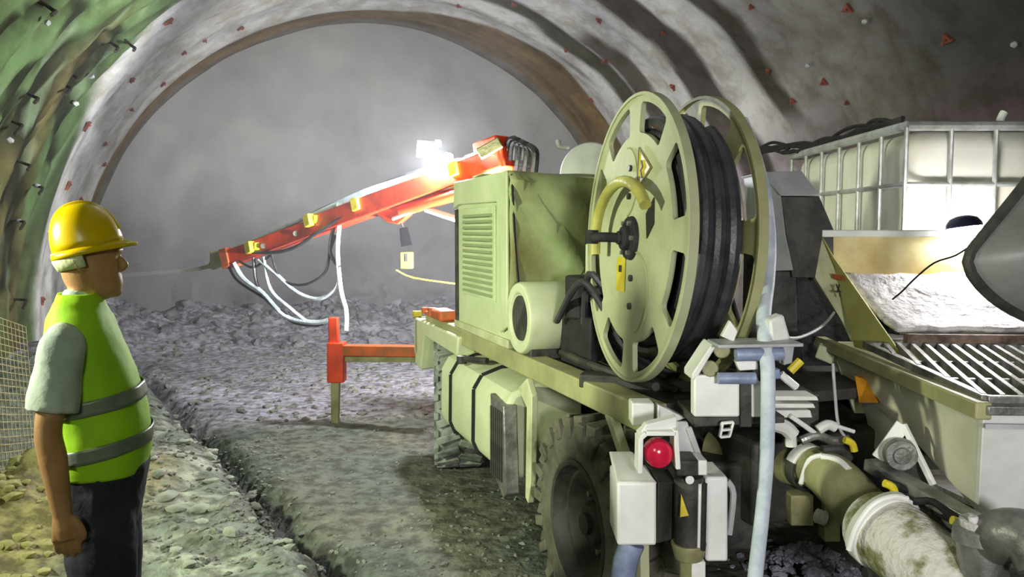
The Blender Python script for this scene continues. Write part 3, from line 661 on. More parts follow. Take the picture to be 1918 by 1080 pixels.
for y in (0, RW):
    b = B(); lathe(b, MRl, [(RR-.006, y-.02), (RR+.008, y-.02), (RR+.008, y+.02), (RR-.006, y+.02), (RR-.006, y-.02)], 128); obj('flange_rim', b, M_REEL if y == 0 else M_RAIL, reel, bev=.002)
b = B(); lathe(b, MRl, [(.30, .012), (.30, RW-.012)], 64); obj('reel_drum', b, M_BLK, reel)
# wound hose: one helix in two layers
b = B(); pts = []; n = 0
for lay, (r_, turns, ya, yb) in enumerate(((.37, 3.4, .045, RW-.045), (.435, 3.4, RW-.045, .045), (.495, 3.2, .045, RW-.05))):
    for k in range(int(turns*40)):
        a = 2*pi*k/40; y = ya + (yb-ya)*k/(turns*40); rr = r_ + .008*sin(a*1.7+lay)
        pts.append(MRl @ V((rr*cos(a), y, rr*sin(a))))
tube(b, pts, .033, 10); obj('wound_hose', b, M_HOSE, reel, label='black hose wound on the reel')
sg = lambda x, z: (-x, z)
# local +X of the reel points back towards the camera's left? build details with picture-side u = horizontal in the flange plane
UX = (MRl.to_3x3() @ V((1,0,0))); SX = 1 if UX.x > 0 else -1     # SX: sign that makes local x grow to the picture's right
def rp(x, z, y=0): return MRl @ V((SX*x, y, z))
b = B(); lathe(b, MRl, [(0, -.075), (.028, -.075), (.03, -.06), (.05, -.055), (.055, -.03), (.09, -.03), (.095, -.012)], 32); obj('hub', b, M_BLK, reel, bev=.003)
for k in range(6):
    a = 2*pi*k/6; b = B(); tube(b, [rp(.072*cos(a), .072*sin(a), -.01), rp(.072*cos(a), .072*sin(a), -.045)], .011, 6); obj('hub_bolt', b, M_STEEL, reel)
b = B(); tube(b, [rp(0, 0, -.05), rp(-.03, 0, -.14), rp(-.09, -.01, -.16)], .022, 10, 3); tube(b, [rp(-.09, -.03, -.16), rp(-.09, .03, -.16)], .03, 8); obj('swivel_joint', b, M_BLK, reel, bev=.003)
b = B(); pts = []
for k in range(15):
    a = radians(185 - 155*k/14); pts.append(rp(-.0 + .28*cos(a) + .10*k/14, .02 + .215*sin(a), -.085))
tube(b, [pts[0] + V((0,0,-.08))] + pts, .024, 12); obj('curved_guard', b, mat('guard_paint', 'b9b45c', 'a09a4c', .5), reel, label='curved yellowish guard tube')
# raised oval covers
for cx, cz, r_ in ((-.09, .24, .15), (.07, -.23, .17)):
    b = B(); N = 40
    tube(b, [rp(cx + r_*.9*cos(radians(-75+k*165/N)), cz + r_*sin(radians(-75+k*165/N)), -.012) for k in range(N+1)], .005, 6); obj('pressed_edge', b, M_RAIL, reel)
    for a in (40, -60):
        b = B(); q = rp(cx*.4, cz + .06*(1 if a > 0 else -1), -.012); tube(b, [q, q - RN*.012], .014, 8); obj('flange_bolt', b, M_DARK, reel)
b = B(); prism(b, [rp(.17, .10, -.013), rp(.25, .165, -.013), rp(.26, .06, -.013), rp(.19, -.0, -.013)], -RN*.003); obj('opening_shade_patch', b, M_SIGNK, reel)  # black patch stands in for the shade inside an opening
# warning diamond and yellow sticker
wt = [rp(.06, .385, -.016), rp(.215, .285, -.016), rp(.06, .20, -.016)]
b = B(); prism(b, wt, -RN*.002); wd = obj('warning_triangle', b, M_YEL, reel, label='yellow warning triangle')
b = B(); ct = sum(wt, V())/3; 
for i in range(3):
    p, q = wt[i], wt[(i+1)%3]; p = p.lerp(ct, .08) - RN*.003; q = q.lerp(ct, .08) - RN*.003; beam(b, p, q, .006, .003, RN)
beam(b, rp(.10, .32, -.02), rp(.12, .29, -.02), .012, .003, RN); beam(b, rp(.12, .295, -.02), rp(.095, .283, -.02), .010, .003, RN); beam(b, rp(.095, .285, -.02), rp(.115, .25, -.02), .009, .003, RN)
obj('bolt_symbol', b, M_SIGNK, wd)
b = B(); prism(b, [rp(-.16, -.085, -.014), rp(-.05, -.085, -.014), rp(-.05, -.235, -.014), rp(-.16, -.235, -.014)], -RN*.002); ys = obj('yellow_sticker', b, M_YEL, reel, label='yellow rectangular sticker')
b = B(); tube(b, [rp(-.10, -.12, -.017), rp(-.10, -.15, -.017)], .010, 8); obj('sticker_symbol', b, M_SIGNK, ys)
# reel stand
b = B(); tube(b, [m_(.35, -.9, 1.15), RO + RN*(RW+.08) + V((0,0,0)), m_(.75, .2, 1.15)], .035, 10); obj('reel_stand', b, M_DARK, reel)
b = B(); beam(b, RO - RN*.0, RO + RN*(RW+.1), .05, .05); obj('reel_axle', b, M_STEEL, reel)
b = B(); q = RO + RN*.05; beam(b, V((q.x-.25, q.y+.2, 1.17)), V((q.x+.55, q.y-.05, 1.17)), .12, .06); beam(b, V((q.x+.45, q.y-.05, 1.17)), V((q.x+.45, q.y-.05, 1.8)), .06, .06, V((0,1,0))); obj('reel_base', b, M_DARK, reel, bev=.006)

# grey cabinet behind the reel
gc = root('grey_cabinet', P(1490, 520, 4.35) * 1, 'light grey sheet-metal cabinet standing between the reel and the tanks', 'cabinet')
b = B(); prism(b, [P(1425, 322, 4.0), P(1502, 320, 4.0), P(1536, 366, 3.9), P(1463, 366, 3.9)], V((0, .35, 0))); obj('cabinet_top', b, M_GREY, gc, bev=.004)
b = B(); prism(b, [P(1425, 322, 4.02), P(1463, 366, 3.92), P(1472, 440, 3.92), P(1486, 506, 3.92), P(1438, 508, 4.02)], V((0, .3, 0))); obj('cabinet_side', b, M_GREY, gc, bev=.004)
b = B(); prism(b, [P(1463, 368, 3.95), P(1535, 368, 3.95), P(1562, 430, 3.95), P(1562, 520, 3.95), P(1484, 520, 3.95)], V((0, .4, 0))); obj('cabinet_door', b, M_DARK, gc, bev=.004)
b = B(); prism(b, [P(1440, 508, 3.98), P(1492, 508, 3.98), P(1494, 640, 3.98), P(1440, 640, 3.98)], V((0, .3, 0))); obj('cabinet_base', b, M_DARK, gc, bev=.004)
b = B(); prism(b, [P(1492, 500, 4.1), P(1600, 500, 4.1), P(1600, 830, 4.1), P(1492, 830, 4.1)], V((0, .3, 0))); obj('dark_back_plate', b, M_BLK, gc, bev=.004)

# ---------------------------------------------------------------- pale delivery hose hanging in front of the reel
b = B(); tube(b, [P(1392, 225, 3.5), P(1412, 280, 3.42), P(1432, 360, 3.3), P(1440, 440, 3.18), P(1438, 520, 3.05), P(1430, 600, 2.88), P(1438, 690, 2.75), P(1438, 780, 2.75), P(1436, 860, 2.75), P(1428, 960, 2.75), P(1414, 1085, 2.75), P(1405, 1200, 2.75)], [.022, .024, .026, .028, .027, .026, .025, .025, .025, .027, .028], 14, 6)
obj('delivery_hose', b, M_PALEH, cat='hose', label='pale dusty hose hanging straight down in front of the reel', at=P(1405, 1200, 2.75))
# roller head that guides the hose
rg = root('hose_guide', P(1390, 800, 2.8), 'white and blue-grey roller guide clamped round the hanging hose', 'guide')
Y = 2.82
pbox('guide_plate', M_WHITE, 1300, 702, 1386, 781, Y, .06, rg, .008)
pbox('guide_plate', M_WHITE, 1408, 716, 1428, 781, Y+.02, .06, rg, .004)
b = B(); prism(b, [P(1297, 712, Y), P(1297, 700, Y), P(1335, 642, Y), P(1342, 648, Y), P(1308, 704, Y)], V((0, .14, 0))); obj('guide_cheek', b, M_WHITE, rg, bev=.004)
b = B(); beam(b, P(1335, 643, Y-.02), P(1490, 640, Y-.02), .16, .012); obj('guide_top', b, M_GREY, rg, bev=.003)
b = B(); tube(b, [P(1378, 664, Y-.04), P(1466, 662, Y-.04)], .024, 16); obj('roller', b, M_BLUE, rg)
b = B(); tube(b, [P(1345, 708, Y-.05), P(1414, 708, Y-.05)], .021, 16); obj('roller', b, M_BLUE, rg)
b = B(); prism(b, [P(1378, 675, Y-.01), P(1420, 675, Y-.01), P(1420, 692, Y-.01), P(1386, 694, Y-.01)], V((0,.04,0))); obj('guide_block', b, M_WHITE, rg, bev=.003)
b = B(); tube(b, [P(1352, 655, Y), P(1352, 655, Y+.12)], .03, 16); tube(b, [P(1330, 690, Y), P(1330, 690, Y+.12)], .03, 16); obj('guide_pulley', b, M_OLV, rg, bev=.004)
b = B(); prism(b, [P(1352, 630, Y), P(1368, 600, Y), P(1382, 620, Y), P(1375, 640, Y)], V((0,.03,0))); obj('guide_ear', b, M_WHITE, rg, bev=.003)
b = B(); prism(b, [P(1441, 600, Y-.02), P(1468, 588, Y), P(1482, 636, Y), P(1446, 640, Y-.02)], V((0,.08,0))); obj('guide_ear', b, M_WHITE, rg, bev=.01)
b = B(); prism(b, [P(1466, 640, Y-.02), P(1490, 638, Y-.02), P(1484, 680, Y-.02), P(1468, 684, Y-.02)], V((0,.1,0))); obj('guide_end', b, M_GREY, rg, bev=.004)
b = B(); beam(b, P(1450, 690, Y), P(1452, 708, Y), .03, .04, V((0,1,0))); obj('guide_nut', b, M_BLUE, rg, bev=.004)
b = B(); tube(b, [P(1480, 695, Y), P(1500, 675, Y)], .016, 8); obj('yellow_lever', b, M_YELC, rg)
b = B(); tube(b, [P(1462, 700, Y), P(1492, 725, Y)], .014, 8); obj('grey_lever', b, M_WHITE, rg)
b = B(); prism(b, [P(1300, 781, Y+.04), P(1470, 779, Y+.04), P(1470, 792, Y+.04), P(1300, 800, Y+.04)], V((0,.3,0))); obj('guide_shelf', b, M_DARK, rg, bev=.004)
b = B()
for a_, c_ in (((1353, 792), (1348, 818)), ((1373, 790), (1366, 816)), ((1352, 792), (1374, 790)), ((1350, 805), (1370, 803)), ((1348, 818), (1367, 816))): beam(b, P(*a_, Y-.01), P(*c_, Y-.01), .008, .02, V((0,1,0)))
obj('guide_bracket', b, M_WHITE, rg, bev=.002)
pbox('dark_column', M_DARK, 1386, 718, 1409, 800, Y+.03, .08, rg, .004)

# whitish valve manifold behind the hose
vm = root('valve_manifold', P(1500, 800, 3.2), 'whitish valve manifold behind the hanging hose, under the hopper', 'valve')
for k, (y0, y1, x1) in enumerate(((742, 750, 1530), (756, 764, 1524), (768, 782, 1518))):
    b = B(); prism(b, [P(1440, y0, 3.1), P(x1, y0, 3.1), P(x1+4, y1, 3.1), P(1440, y1, 3.1)], V((0,.12,0))); obj('manifold_plate', b, M_WHITE, vm, bev=.003)
pbox('manifold_body', M_DARK, 1436, 740, 1535, 800, 3.16, .25, vm, .006)
for pts, r_, m in (([(1480,778),(1500,792),(1528,812)], .01, M_WHITE), ([(1445,792),(1470,800),(1485,815)], .03, M_WHITE), ([(1532,805),(1550,795),(1565,800)], .02, M_WHITE), ([(1560,795),(1600,808)], .008, M_WHITE), ([(1500,825),(1530,815),(1560,825),(1590,822)], .018, M_STEEL), ([(1480,800),(1482,835)], .022, M_WHITE), ([(1540,842),(1575,842),(1590,860)], .02, M_DARK), ([(1560,680),(1565,750),(1572,800),(1590,826)], .006, M_GREY)):
    b = B(); tube(b, [P(x, y, 3.08) for x, y in pts], r_, 10, 4); obj('manifold_pipe', b, m, vm)
pbox('manifold_block', M_OLV, 1482, 928, 1525, 985, 3.2, .1, vm, .006)
b = B(); tube(b, [P(1530, 965, 3.15), P(1545, 970, 3.15)], .03, 12); obj('manifold_plug', b, M_CONC, vm)
pbox('manifold_leg', M_OLV, 1545, 900, 1575, 1015, 3.3, .08, vm, .006)

# ---------------------------------------------------------------- concrete pump: hopper, grate, pipe
pu = root('concrete_pump', V((1.9, 3.2, 0)), 'cream concrete hopper with slotted steel grate at the rear of the machine', 'pump')
A1, A2 = P(1843, 764, 2.45), P(1551, 640, 3.94)           # left rim of the hopper, near and far
A1.z = A2.z = 1.30
HX = V((1, -.075, 0)).normalized(); HW = 1.05
D1, D2 = A1 + HX*HW, A2 + HX*HW
b = B()                                                    # front, left, right, rear walls with thickness, tapering down
C1, C2 = P(1832, 962, 2.62), P(1690, 792, 3.28)
lw = [A1, A2, A2 + V((.05, -.02, -.17)), P(1612, 745, 3.65), P(1640, 850, 3.4), P(1655, 862, 3.3), P(1690, 792, 3.2), C1]
prism(b, lw, V((.025, .01, 0))); hp = obj('hopper', b, M_HOPP, pu, bev=.003)
b = B(); prism(b, [A1+V((0,0,0)), D1, D1+V((-.1,.25,-.55)), P(1919, 950, 2.68)*1, C1], V((0, .025, 0))); obj('hopper_front', b, M_WHITE, pu, bev=.003)
b = B(); prism(b, [D1, D2, D2+V((-.1,-.2,-.5)), D1+V((-.1,.25,-.55))], V((-.025, 0, 0))); obj('hopper_side', b, M_PAINTD, pu, bev=.003)
b = B(); prism(b, [A2, D2, D2+V((-.1,-.25,-.5)), A2+V((.1,-.25,-.5))], V((0, -.025, 0))); obj('hopper_rear', b, M_PAINTD, pu, bev=.003)
b = B(); prism(b, [C1+V((.02,.06,.02)), D1+V((-.1,.3,-.53)), D2+V((-.1,-.2,-.5)), A2+V((.1,-.2,-.5))], V((0,0,-.02))); obj('hopper_bottom', b, M_CONC, pu)
b = B(); beam(b, A1+V((-.005,-.01,-.01)), A2+V((-.015,.06,-.01)), .05, .055); obj('hopper_rim', b, M_RAIL, hp, bev=.006)
b = B(); beam(b, A1+V((0,.0,-.005)), D1, .05, .03); obj('hopper_rim', b, M_STEEL, hp, bev=.004)
b = B(); prism(b, [A1+V((.002,-.004,-.05)), D1+V((0,-.004,-.05)), D1+V((0,-.004,-.065)), A1+V((.002,-.004,-.065))], V((0,-.006,0))); obj('front_seam', b, M_GREY, hp)
b = B(); tube(b, [A2+V((0,.10,-.03)), A2+V((-.03,-.05,-.03))], .035, 10); beam(b, P(1535, 655, 3.9), P(1567, 668, 3.85), .1, .07); obj('rim_hinge', b, M_PAINT, hp, bev=.008)
# far wall and the white concrete slope
W1, W2 = P(1536, 437, 3.98), P(1536, 437, 3.98) + HX*1.25
Wz = lambda p, z: V((p.x, p.y, z))
b = B(); prism(b, [W1, W2, Wz(W2, 1.62)+V((0,-.05,0)), Wz(W1, 1.62)+V((0,-.05,0))], V((0, .03, 0))); hb = obj('hopper_back', b, M_HOPIN, pu, bev=.003)
b = B(); beam(b, W1+V((0,-.01,0)), W2+V((0,-.01,0)), .05, .035); obj('back_rim', b, M_WHITE, hb, bev=.005)
bm = B(); NN = 22
s0, s1, s2, s3 = Wz(W1, 1.63)+V((.10,-.06,0)), Wz(W2, 1.63)+V((0,-.06,0)), A2+V((.12,-.42,.10))+HX*1.02, A2+V((.05,-.42,.10))
s3 = s3 + V((.09,0,0)); g = [[None]*(NN+1) for _ in range(NN+1)]
for i in range(NN+1):
    for j in range(NN+1):
        p = s0.lerp(s1, i/NN).lerp(s3.lerp(s2, i/NN), j/NN); p.z += .012*noise.noise(p*9) + .008*noise.noise(p*25) - .03*sin(j/NN*pi); g[i][j] = bm.verts.new(p)
for i in range(NN):
    for j in range(NN): bm.faces.new((g[i][j], g[i+1][j], g[i+1][j+1], g[i][j+1]))
sl = obj('dried_concrete_slope', bm, M_CONC, pu, ang=60); sl.modifiers.new('s', 'SOLIDIFY').thickness = .02
b = B(); q0 = s3 + V((.02,-.03,-.03)); beam(b, q0, q0+HX*.83, .05, .055); obj('cross_bar', b, mat('rusty_bar', '8a7466', '4e4038', .7, 0, 9, .3), pu, bev=.006)
# flared side wing
wg = [P(1504, 441, 3.98), P(1536, 437, 3.96), P(1692, 668, 3.38), P(1640, 672, 3.55), P(1585, 640, 3.86), P(1572, 600, 3.92)]
b = B(); prism(b, [P(1536, 437, 3.96), P(1560, 480, 3.88), P(1692, 668, 3.38), P(1690, 676, 3.38), P(1600, 650, 3.7), P(1585, 560, 3.86), P(1562, 500, 3.92)], V((.012, .02, 0))); wgo = obj('hopper_wing', b, mat('wing_paint', 'c9c878', 'b8b468', .5, 0, 3, .05), pu, bev=.003)
b = B(); prism(b, [P(1504, 441, 3.98), P(1536, 437, 3.96), P(1562, 500, 3.90), P(1590, 590, 3.84), P(1600, 640, 3.80), P(1582, 600, 3.88), P(1512, 498, 3.98)], V((.0, .04, 0))); obj('wing_flange', b, M_PAINTD, wgo, bev=.003)
b = B(); prism(b, [P(1558, 512, 3.86), P(1580, 516, 3.80), P(1582, 526, 3.79), P(1562, 522, 3.85)], V((0,-.01,0))); obj('orange_label', b, M_ORGD, wgo, label='small orange label')
b = B()
for a_, c_ in (((1566, 532), (1572, 545)), ((1572, 532), (1568, 548)), ((1564, 545), (1576, 546)), ((1572, 546), (1574, 556))): beam(b, P(*a_, 3.79), P(*c_, 3.79), .006, .004, V((0,1,0)))
obj('painted_mark', b, M_SIGNK, wgo)
b = B(); prism(b, [P(1606, 702, 3.55), P(1630, 710, 3.5), P(1648, 752, 3.4), P(1614, 752, 3.5)], V((-.02,-.02,0))); obj('orange_panel_label', b, mat('amber_label', 'd89420', 'b87a18', .5), hp, label='amber label on the hopper side')
# grate: slotted steel bars
rot = -.16; gd = V((sin(-rot)*.9, 1, 0)).normalized()
GZ = 1.315; gs = A1 + V((.09, .07, 0))
gr = obj('grate_frame', (lambda b: (beam(b, V((A1.x+.03, A1.y+.04, GZ)), V((A2.x-.0, A2.y-.42, GZ+.03)), .03, .03), beam(b, V((A1.x+.03, A1.y+.04, GZ)), V((D1.x, D1.y+.04, GZ)), .03, .03), beam(b, V((A2.x, A2.y-.44, GZ+.03)), V((D2.x, D2.y-.44, GZ+.03)), .05, .03), b)[-1])(B()), M_STEEL, pu, bev=.003)
nb = 16
def inA(x, y):
    t = (y-A1.y)/(A2.y-A1.y); return A1.x + (A2.x-A1.x)*t
for k in range(nb+7):
    x0 = A1.x + .03 + (k-6)*.058; y0 = A1.y + .05; y1 = A2.y - .46
    a = V((x0, y0, GZ)); c = V((x0 + (y1-y0)*.32, y1, GZ+.03))
    # clip to the hopper's left rim
    t0 = 0
    for s in range(60):
        q = a.lerp(c, s/60)
        if q.x > inA(q.x, q.y) + .03: t0 = s/60; break
    else: continue
    if t0 > .9 or a.lerp(c, t0).x > D1.x: continue
    t1 = 1.0 if c.x < D1.x else max(0, (D1.x-a.x)/(c.x-a.x))
    b = B(); beam(b, a.lerp(c, t0), a.lerp(c, t1), .016, .035); obj('grate_bar', b, M_STEEL, gr)
for f_ in (.33, .66):
    q = V((inA(0, A1.y+(A2.y-.44-A1.y)*f_)+.03, A1.y+(A2.y-.44-A1.y)*f_, GZ+.012*f_)); b = B(); beam(b, q, q + HX*.95, .022, .02); obj('grate_crossbar', b, M_STEEL, gr)
# triangular bracket and flange disc under the hopper
b = B(); prism(b, [P(1640, 862, 3.0), P(1688, 796, 2.95), P(1700, 800, 2.95), P(1745, 905, 2.85), P(1740, 918, 2.85)], V((.02, .03, 0))); obj('triangle_bracket', b, M_DARK, pu, bev=.003)
b = B(); beam(b, P(1645, 858, 2.93), P(1692, 794, 2.9), .02, .05); beam(b, P(1692, 794, 2.9), P(1748, 908, 2.8), .02, .02); obj('bracket_edge', b, M_WHITE, pu, bev=.003)
Mx = axisM(P(1688, 852, 2.84), V((-.2, -1, 0))); b = B(); lathe(b, Mx, [(0, .02), (.03, .02), (.03, .01), (.055, .01), (.06, -.02)], 24); dsc = obj('bolt_flange', b, M_STEEL, pu, bev=.002)
b = B(); beam(b, P(1632, 868, 2.95), P(1840, 985, 2.45), .07, .045); obj('pump_beam', b, M_STEEL, pu, bev=.005)
b = B(); tube(b, [P(1650, 900, 2.8), P(1720, 925, 2.7), P(1760, 960, 2.6), P(1830, 990, 2.4)], .016, 8, 4); tube(b, [P(1640, 885, 2.85), P(1700, 935, 2.7), P(1750, 940, 2.6), P(1800, 985, 2.45)], .013, 8, 4); obj('pump_hose', b, M_BLK, pu)
for px, py, Y in ((1672, 912, 2.72), (1801, 982, 2.4), (1872, 998, 2.3), (1596, 830, 3.0)):
    b = B(); q = P(px, py, Y); tube(b, [q+V((-.03,0,.015)), q, q+V((.01,0,-.03))], .014, 8, 3); obj('yellow_clip', b, M_YELC, pu)
b = B(); prism(b, [P(1760, 960, 2.6), P(1800, 950, 2.6), P(1830, 1010, 2.5), P(1790, 1000, 2.5)], V((0,.06,0))); obj('pump_bracket', b, M_CONC, pu, bev=.01)
b = B(); tube(b, [P(1838, 985, 2.32), P(1838, 1012, 2.32)], [.075, .08], 24); tube(b, [P(1838, 1008, 2.32), P(1842, 1080, 2.32), P(1850, 1140, 2.32)], .068, 24, 3); obj('pump_outlet', b, M_STEEL, pu, bev=.004)
b = B(); tube(b, [P(1838, 972, 2.32), P(1838, 986, 2.32)], .06, 24); tube(b, [P(1822, 966, 2.3), P(1826, 985, 2.3)], .015, 8); tube(b, [P(1858, 962, 2.3), P(1852, 985, 2.3)], .015, 8); obj('outlet_coupling', b, M_CONC, pu, bev=.004)
b = B(); tube(b, [P(1860, 1010, 2.3), P(1890, 1000, 2.25), P(1930, 1010, 2.2), P(1960, 1060, 2.15)], .075, 24, 4); obj('outlet_elbow', b, M_STEEL, pu)
b = B(); beam(b, P(1700, 950, 2.75), P(1850, 1060, 2.75), .2, .12); obj('pump_body', b, M_DARK, pu, bev=.02)
# legs of the pump, down to the ground
for x, y in ((2.1, 2.7), (2.1, 3.5), (2.6, 2.7), (2.6, 3.5)):
    b = B(); beam(b, V((x, y, -.02)), V((x, y, .85)), .07, .07, V((0,1,0))); obj('pump_leg', b, M_DARK, pu, bev=.004)
b = B(); prism(b, [V((1.6,2.75,.80)), V((2.65,2.7,.80)), V((2.65,3.9,.80)), V((1.65,3.9,.80))], V((0,0,.05))); obj('pump_deck', b, M_DARK, pu, bev=.004)

# delivery pipe in three clamped lengths
dp = root('delivery_pipe', P(1560, 940, 3.0), 'thick olive concrete delivery pipe running down to the lower right corner', 'pipe')
b = B(); tube(b, [P(1330, 835, 3.55), P(1420, 858, 3.4), P(1512, 880, 3.2)], .075, 28); obj('pipe_length', b, M_OLV, dp)
b = B(); tube(b, [P(1512, 868, 3.2), P(1560, 895, 3.05), P(1625, 965, 2.85), P(1668, 1010, 2.72)], [.075, .095, .10, .10], 28, 4); obj('pipe_length', b, M_OLV, dp)
b = B(); tube(b, [P(1640, 985, 2.75), P(1690, 1020, 2.6), P(1790, 1105, 2.4), P(1830, 1140, 2.35)], [.125, .13, .13, .125], 32, 4); obj('pipe_length', b, M_SPLAT, dp)
def ring(c, ax, r_, w_, m, name='pipe_clamp', a0=0, a1=2*pi):
    b = B(); lathe(b, axisM(c, ax), [(r_, -w_/2), (r_+.014, -w_/2), (r_+.014, w_/2), (r_, w_/2), (r_, -w_/2)], 40, a0, a1); return obj(name, b, m, dp, bev=.003)
axp = P(1560, 895, 3.05)-P(1512, 868, 3.2)
ring(P(1513, 874, 3.19), axp, .082, .05, M_WHITE, a0=radians(20), a1=radians(200)); ring(P(1513, 874, 3.19), axp, .082, .05, M_DARK, a0=radians(200), a1=radians(380))
axq = P(1790, 1105, 2.4)-P(1690, 1020, 2.6); ring(P(1655, 992, 2.70), axq, .128, .05, M_WHITE, a0=radians(0), a1=radians(360))
b = B(); tube(b, [P(1540, 855, 3.05), P(1570, 862, 3.0), P(1590, 880, 2.95)], .014, 8, 4); tube(b, [P(1500, 905, 3.1), P(1515, 862, 3.08), P(1540, 852, 3.05)], .010, 8, 4); obj('clamp_handle', b, M_WHITE, dp)
b = B(); tube(b, [P(1590, 1030, 2.6), P(1605, 985, 2.6), P(1635, 945, 2.6), P(1672, 930, 2.6), P(1700, 934, 2.6)], .010, 8, 5); obj('clamp_handle', b, M_WHITE, dp)

# ---------------------------------------------------------------- caged tank
TX, TY = V((1, 0, 0)), V((0.0, 1, 0))
I0 = P(1699, 232, 4.3); IW, ID_, IH = 1.2, 1.75, 1.0; IZ1 = I0.z; IZ0 = IZ1 - IH
tank = root('caged_tank', V((I0.x+IW/2, I0.y+ID_/2, IZ0)), 'milky white plastic liquid tank in a tubular metal cage behind the hopper', 'tank')
def tp_(x, y, z): return V((I0.x + x, I0.y + y, IZ0 + z))
b = B(); box(b, tp_(.03, .03, .06), tp_(IW-.03, ID_-.03, .975)); obj('plastic_bottle', b, M_TANK, tank, bev=.10, seg=6)
b = B(); tube(b, [tp_(.74, .4, .96), tp_(.74, .4, 1.03)], .11, 28); obj('screw_cap', b, M_BLK, tank, bev=.01)
b = B(); tube(b, [tp_(.74, .4, 1.02), tp_(.74, .4, 1.08), tp_(.76, .4, 1.12)], .022, 10, 2); obj('cap_valve', b, M_WHITE, tank)
def ctube(pts, nm='cage_bar', r_=.013): b = B(); tube(b, pts, r_, 8); obj(nm, b, M_CAGE, tank)
for z in (.99,):
    for y in (0, ID_): ctube([tp_(0, y, z), tp_(IW, y, z)], 'cage_rail', .027)
    for x in (0, IW): ctube([tp_(x, 0, z), tp_(x, ID_, z)], 'cage_rail', .027)
for z in (.68, .37, .08):
    for y in (0, ID_): ctube([tp_(0, y, z), tp_(IW, y, z)])
    for x in (0, IW): ctube([tp_(x, 0, z), tp_(x, ID_, z)])
for k in range(6):
    for y in (0, ID_): ctube([tp_(IW*k/5, y, .02), tp_(IW*k/5, y, .98)])
for k in range(1, 6):
    for x in (0, IW): ctube([tp_(x, ID_*k/6, .02), tp_(x, ID_*k/6, .98)])
b = B()
for k in range(4): box(b, tp_(.02, .05+k*.52, -.14), tp_(IW-.02, .17+k*.52, 0))
box(b, tp_(0, 0, -.02), tp_(IW, ID_, .03)); obj('pallet', b, M_DARK, tank, bev=.005)
# deck carrying the tank
dk = root('tank_stand', tp_(.6, .9, -IZ0), 'dark steel stand carrying the caged tank', 'stand')
b = B(); box(b, tp_(-.1, -.1, -.20), tp_(IW+.1, ID_+.1, -.14)); obj('stand_top', b, M_DARK, dk, bev=.005)
for x in (0, IW):
    for y in (0, ID_): b = B(); box(b, V((tp_(x,0,0).x-.05, tp_(0,y,0).y-.05, -.02)), V((tp_(x,0,0).x+.05, tp_(0,y,0).y+.05, IZ0-.2))); obj('stand_leg', b, M_DARK, dk, bev=.004)
# bundle of black cables lying along the tank's top edge and beyond
for k in range(6):
    r0 = random.Random(k+90); b = B(); pts = []
    for i in range(14):
        px = 1425 + i*20.5; py = 285 - 1*i + 6*sin(i*.7+k) - max(0, i-4)*4.6 + r0.uniform(-9, 7); Y = 6.4 - .155*i
        pts.append(P(px, py - 4, Y))
    tube(b, pts, .012, 8, 4)
    if k == 0: cb = root('cable_bundle', pts[7], 'tangled black cables lying along the upper edge of the caged tank', 'cables')
    obj('cable', b, M_BLK, cb)

# ---------------------------------------------------------------- work lamp over the hopper
wk = root('work_lamp', P(1806, 440, 3.62), 'small glowing work lamp with a navy shell over the hopper edge', 'lamp')
b = B(); Mx = axisM(LH + V((0,0,.0)), V((-.1, .12, 1))); lathe(b, Mx, [(.082, .0), (.08, .02), (.062, .045), (.03, .058), (0, .06)], 32); obj('lamp_shell', b, M_LAMPH, wk)
b = B(); lathe(b, Mx, [(.079, -.002), (.078, -.03), (.055, -.06), (0, -.07), ], 32); obj('lamp_glass', b, mat('work_lamp_glass', 'ffffff', None, .3, emit=300), wk)
b = B(); tube(b, [LH+V((.05,.03,0)), P(1835, 440, 3.9), P(1850, 450, 3.8)], .012, 8, 3); obj('lamp_arm', b, M_BLK, wk)
b = B(); tube(b, [P(1825, 455, 3.2), P(1790, 478, 3.3), P(1750, 492, 3.4), P(1715, 520, 3.5), P(1690, 545, 3.45), P(1672, 560, 3.4)], .004, 6, 4)
obj('thin_cable', b, M_BLK, cat='cable', label='thin black wire drooping across the hopper from the chute')
b = B(); tube(b, [P(1455, 628, 2.9), P(1490, 633, 3.1), P(1525, 620, 3.4), P(1548, 603, 3.7), P(1562, 585, 3.85)], .007, 6, 4)
obj('thin_cable', b, M_GREY, cat='cable', label='thin grey cable from the roller guide to the hopper wing')

# ---------------------------------------------------------------- mixer chute
bm = B(); NS, NT = 26, 26
RIM = [(1985,262),(1950,305),(1905,362),(1868,408),(1838,444),(1817,470),(1811,490),(1819,514),(1838,538),(1862,560),(1892,580),(1930,598),(1985,615)]
def chute(i, j, off=0):
    t = j/NT*(len(RIM)-1); k = min(int(t), len(RIM)-2); f_ = t-k
    x = RIM[k][0]*(1-f_)+RIM[k+1][0]*f_; y = RIM[k][1]*(1-f_)+RIM[k+1][1]*f_; a = pi*j/NT
    p = P(x, y, 2.95 - .22*max(0, sin(a))**.5); s_ = i/NS
    return p + V((.55, -.10, .10))*s_ + V((0, -.06, 0))*sin(a)*sin(min(1, s_*3)*pi/2) + V((0, -off, 0))
g = [[bm.verts.new(chute(i, j)) for j in range(NT+1)] for i in range(NS+1)]
for i in range(NS):
    for j in range(NT): bm.faces.new((g[i][j], g[i+1][j], g[i+1][j+1], g[i][j+1]))
chr_ = obj('chute_trough', bm, M_CHUTE, cat='chute', label='dark grey curved mixer chute reaching in from the right edge over the hopper', ang=60)
chr_.name = 'mixer_chute'; s_ = chr_.modifiers.new('s', 'SOLIDIFY'); s_.thickness = .02; s_.offset = -1
b = B(); tube(b, [chute(0, j, .004) for j in range(NT+1)], .019, 8); obj('chute_lip', b, M_DARK, chr_)
b = B(); tube(b, [chute(i, 0, .0) for i in range(NS+1)], .012, 8); obj('chute_edge', b, M_DARK, chr_)
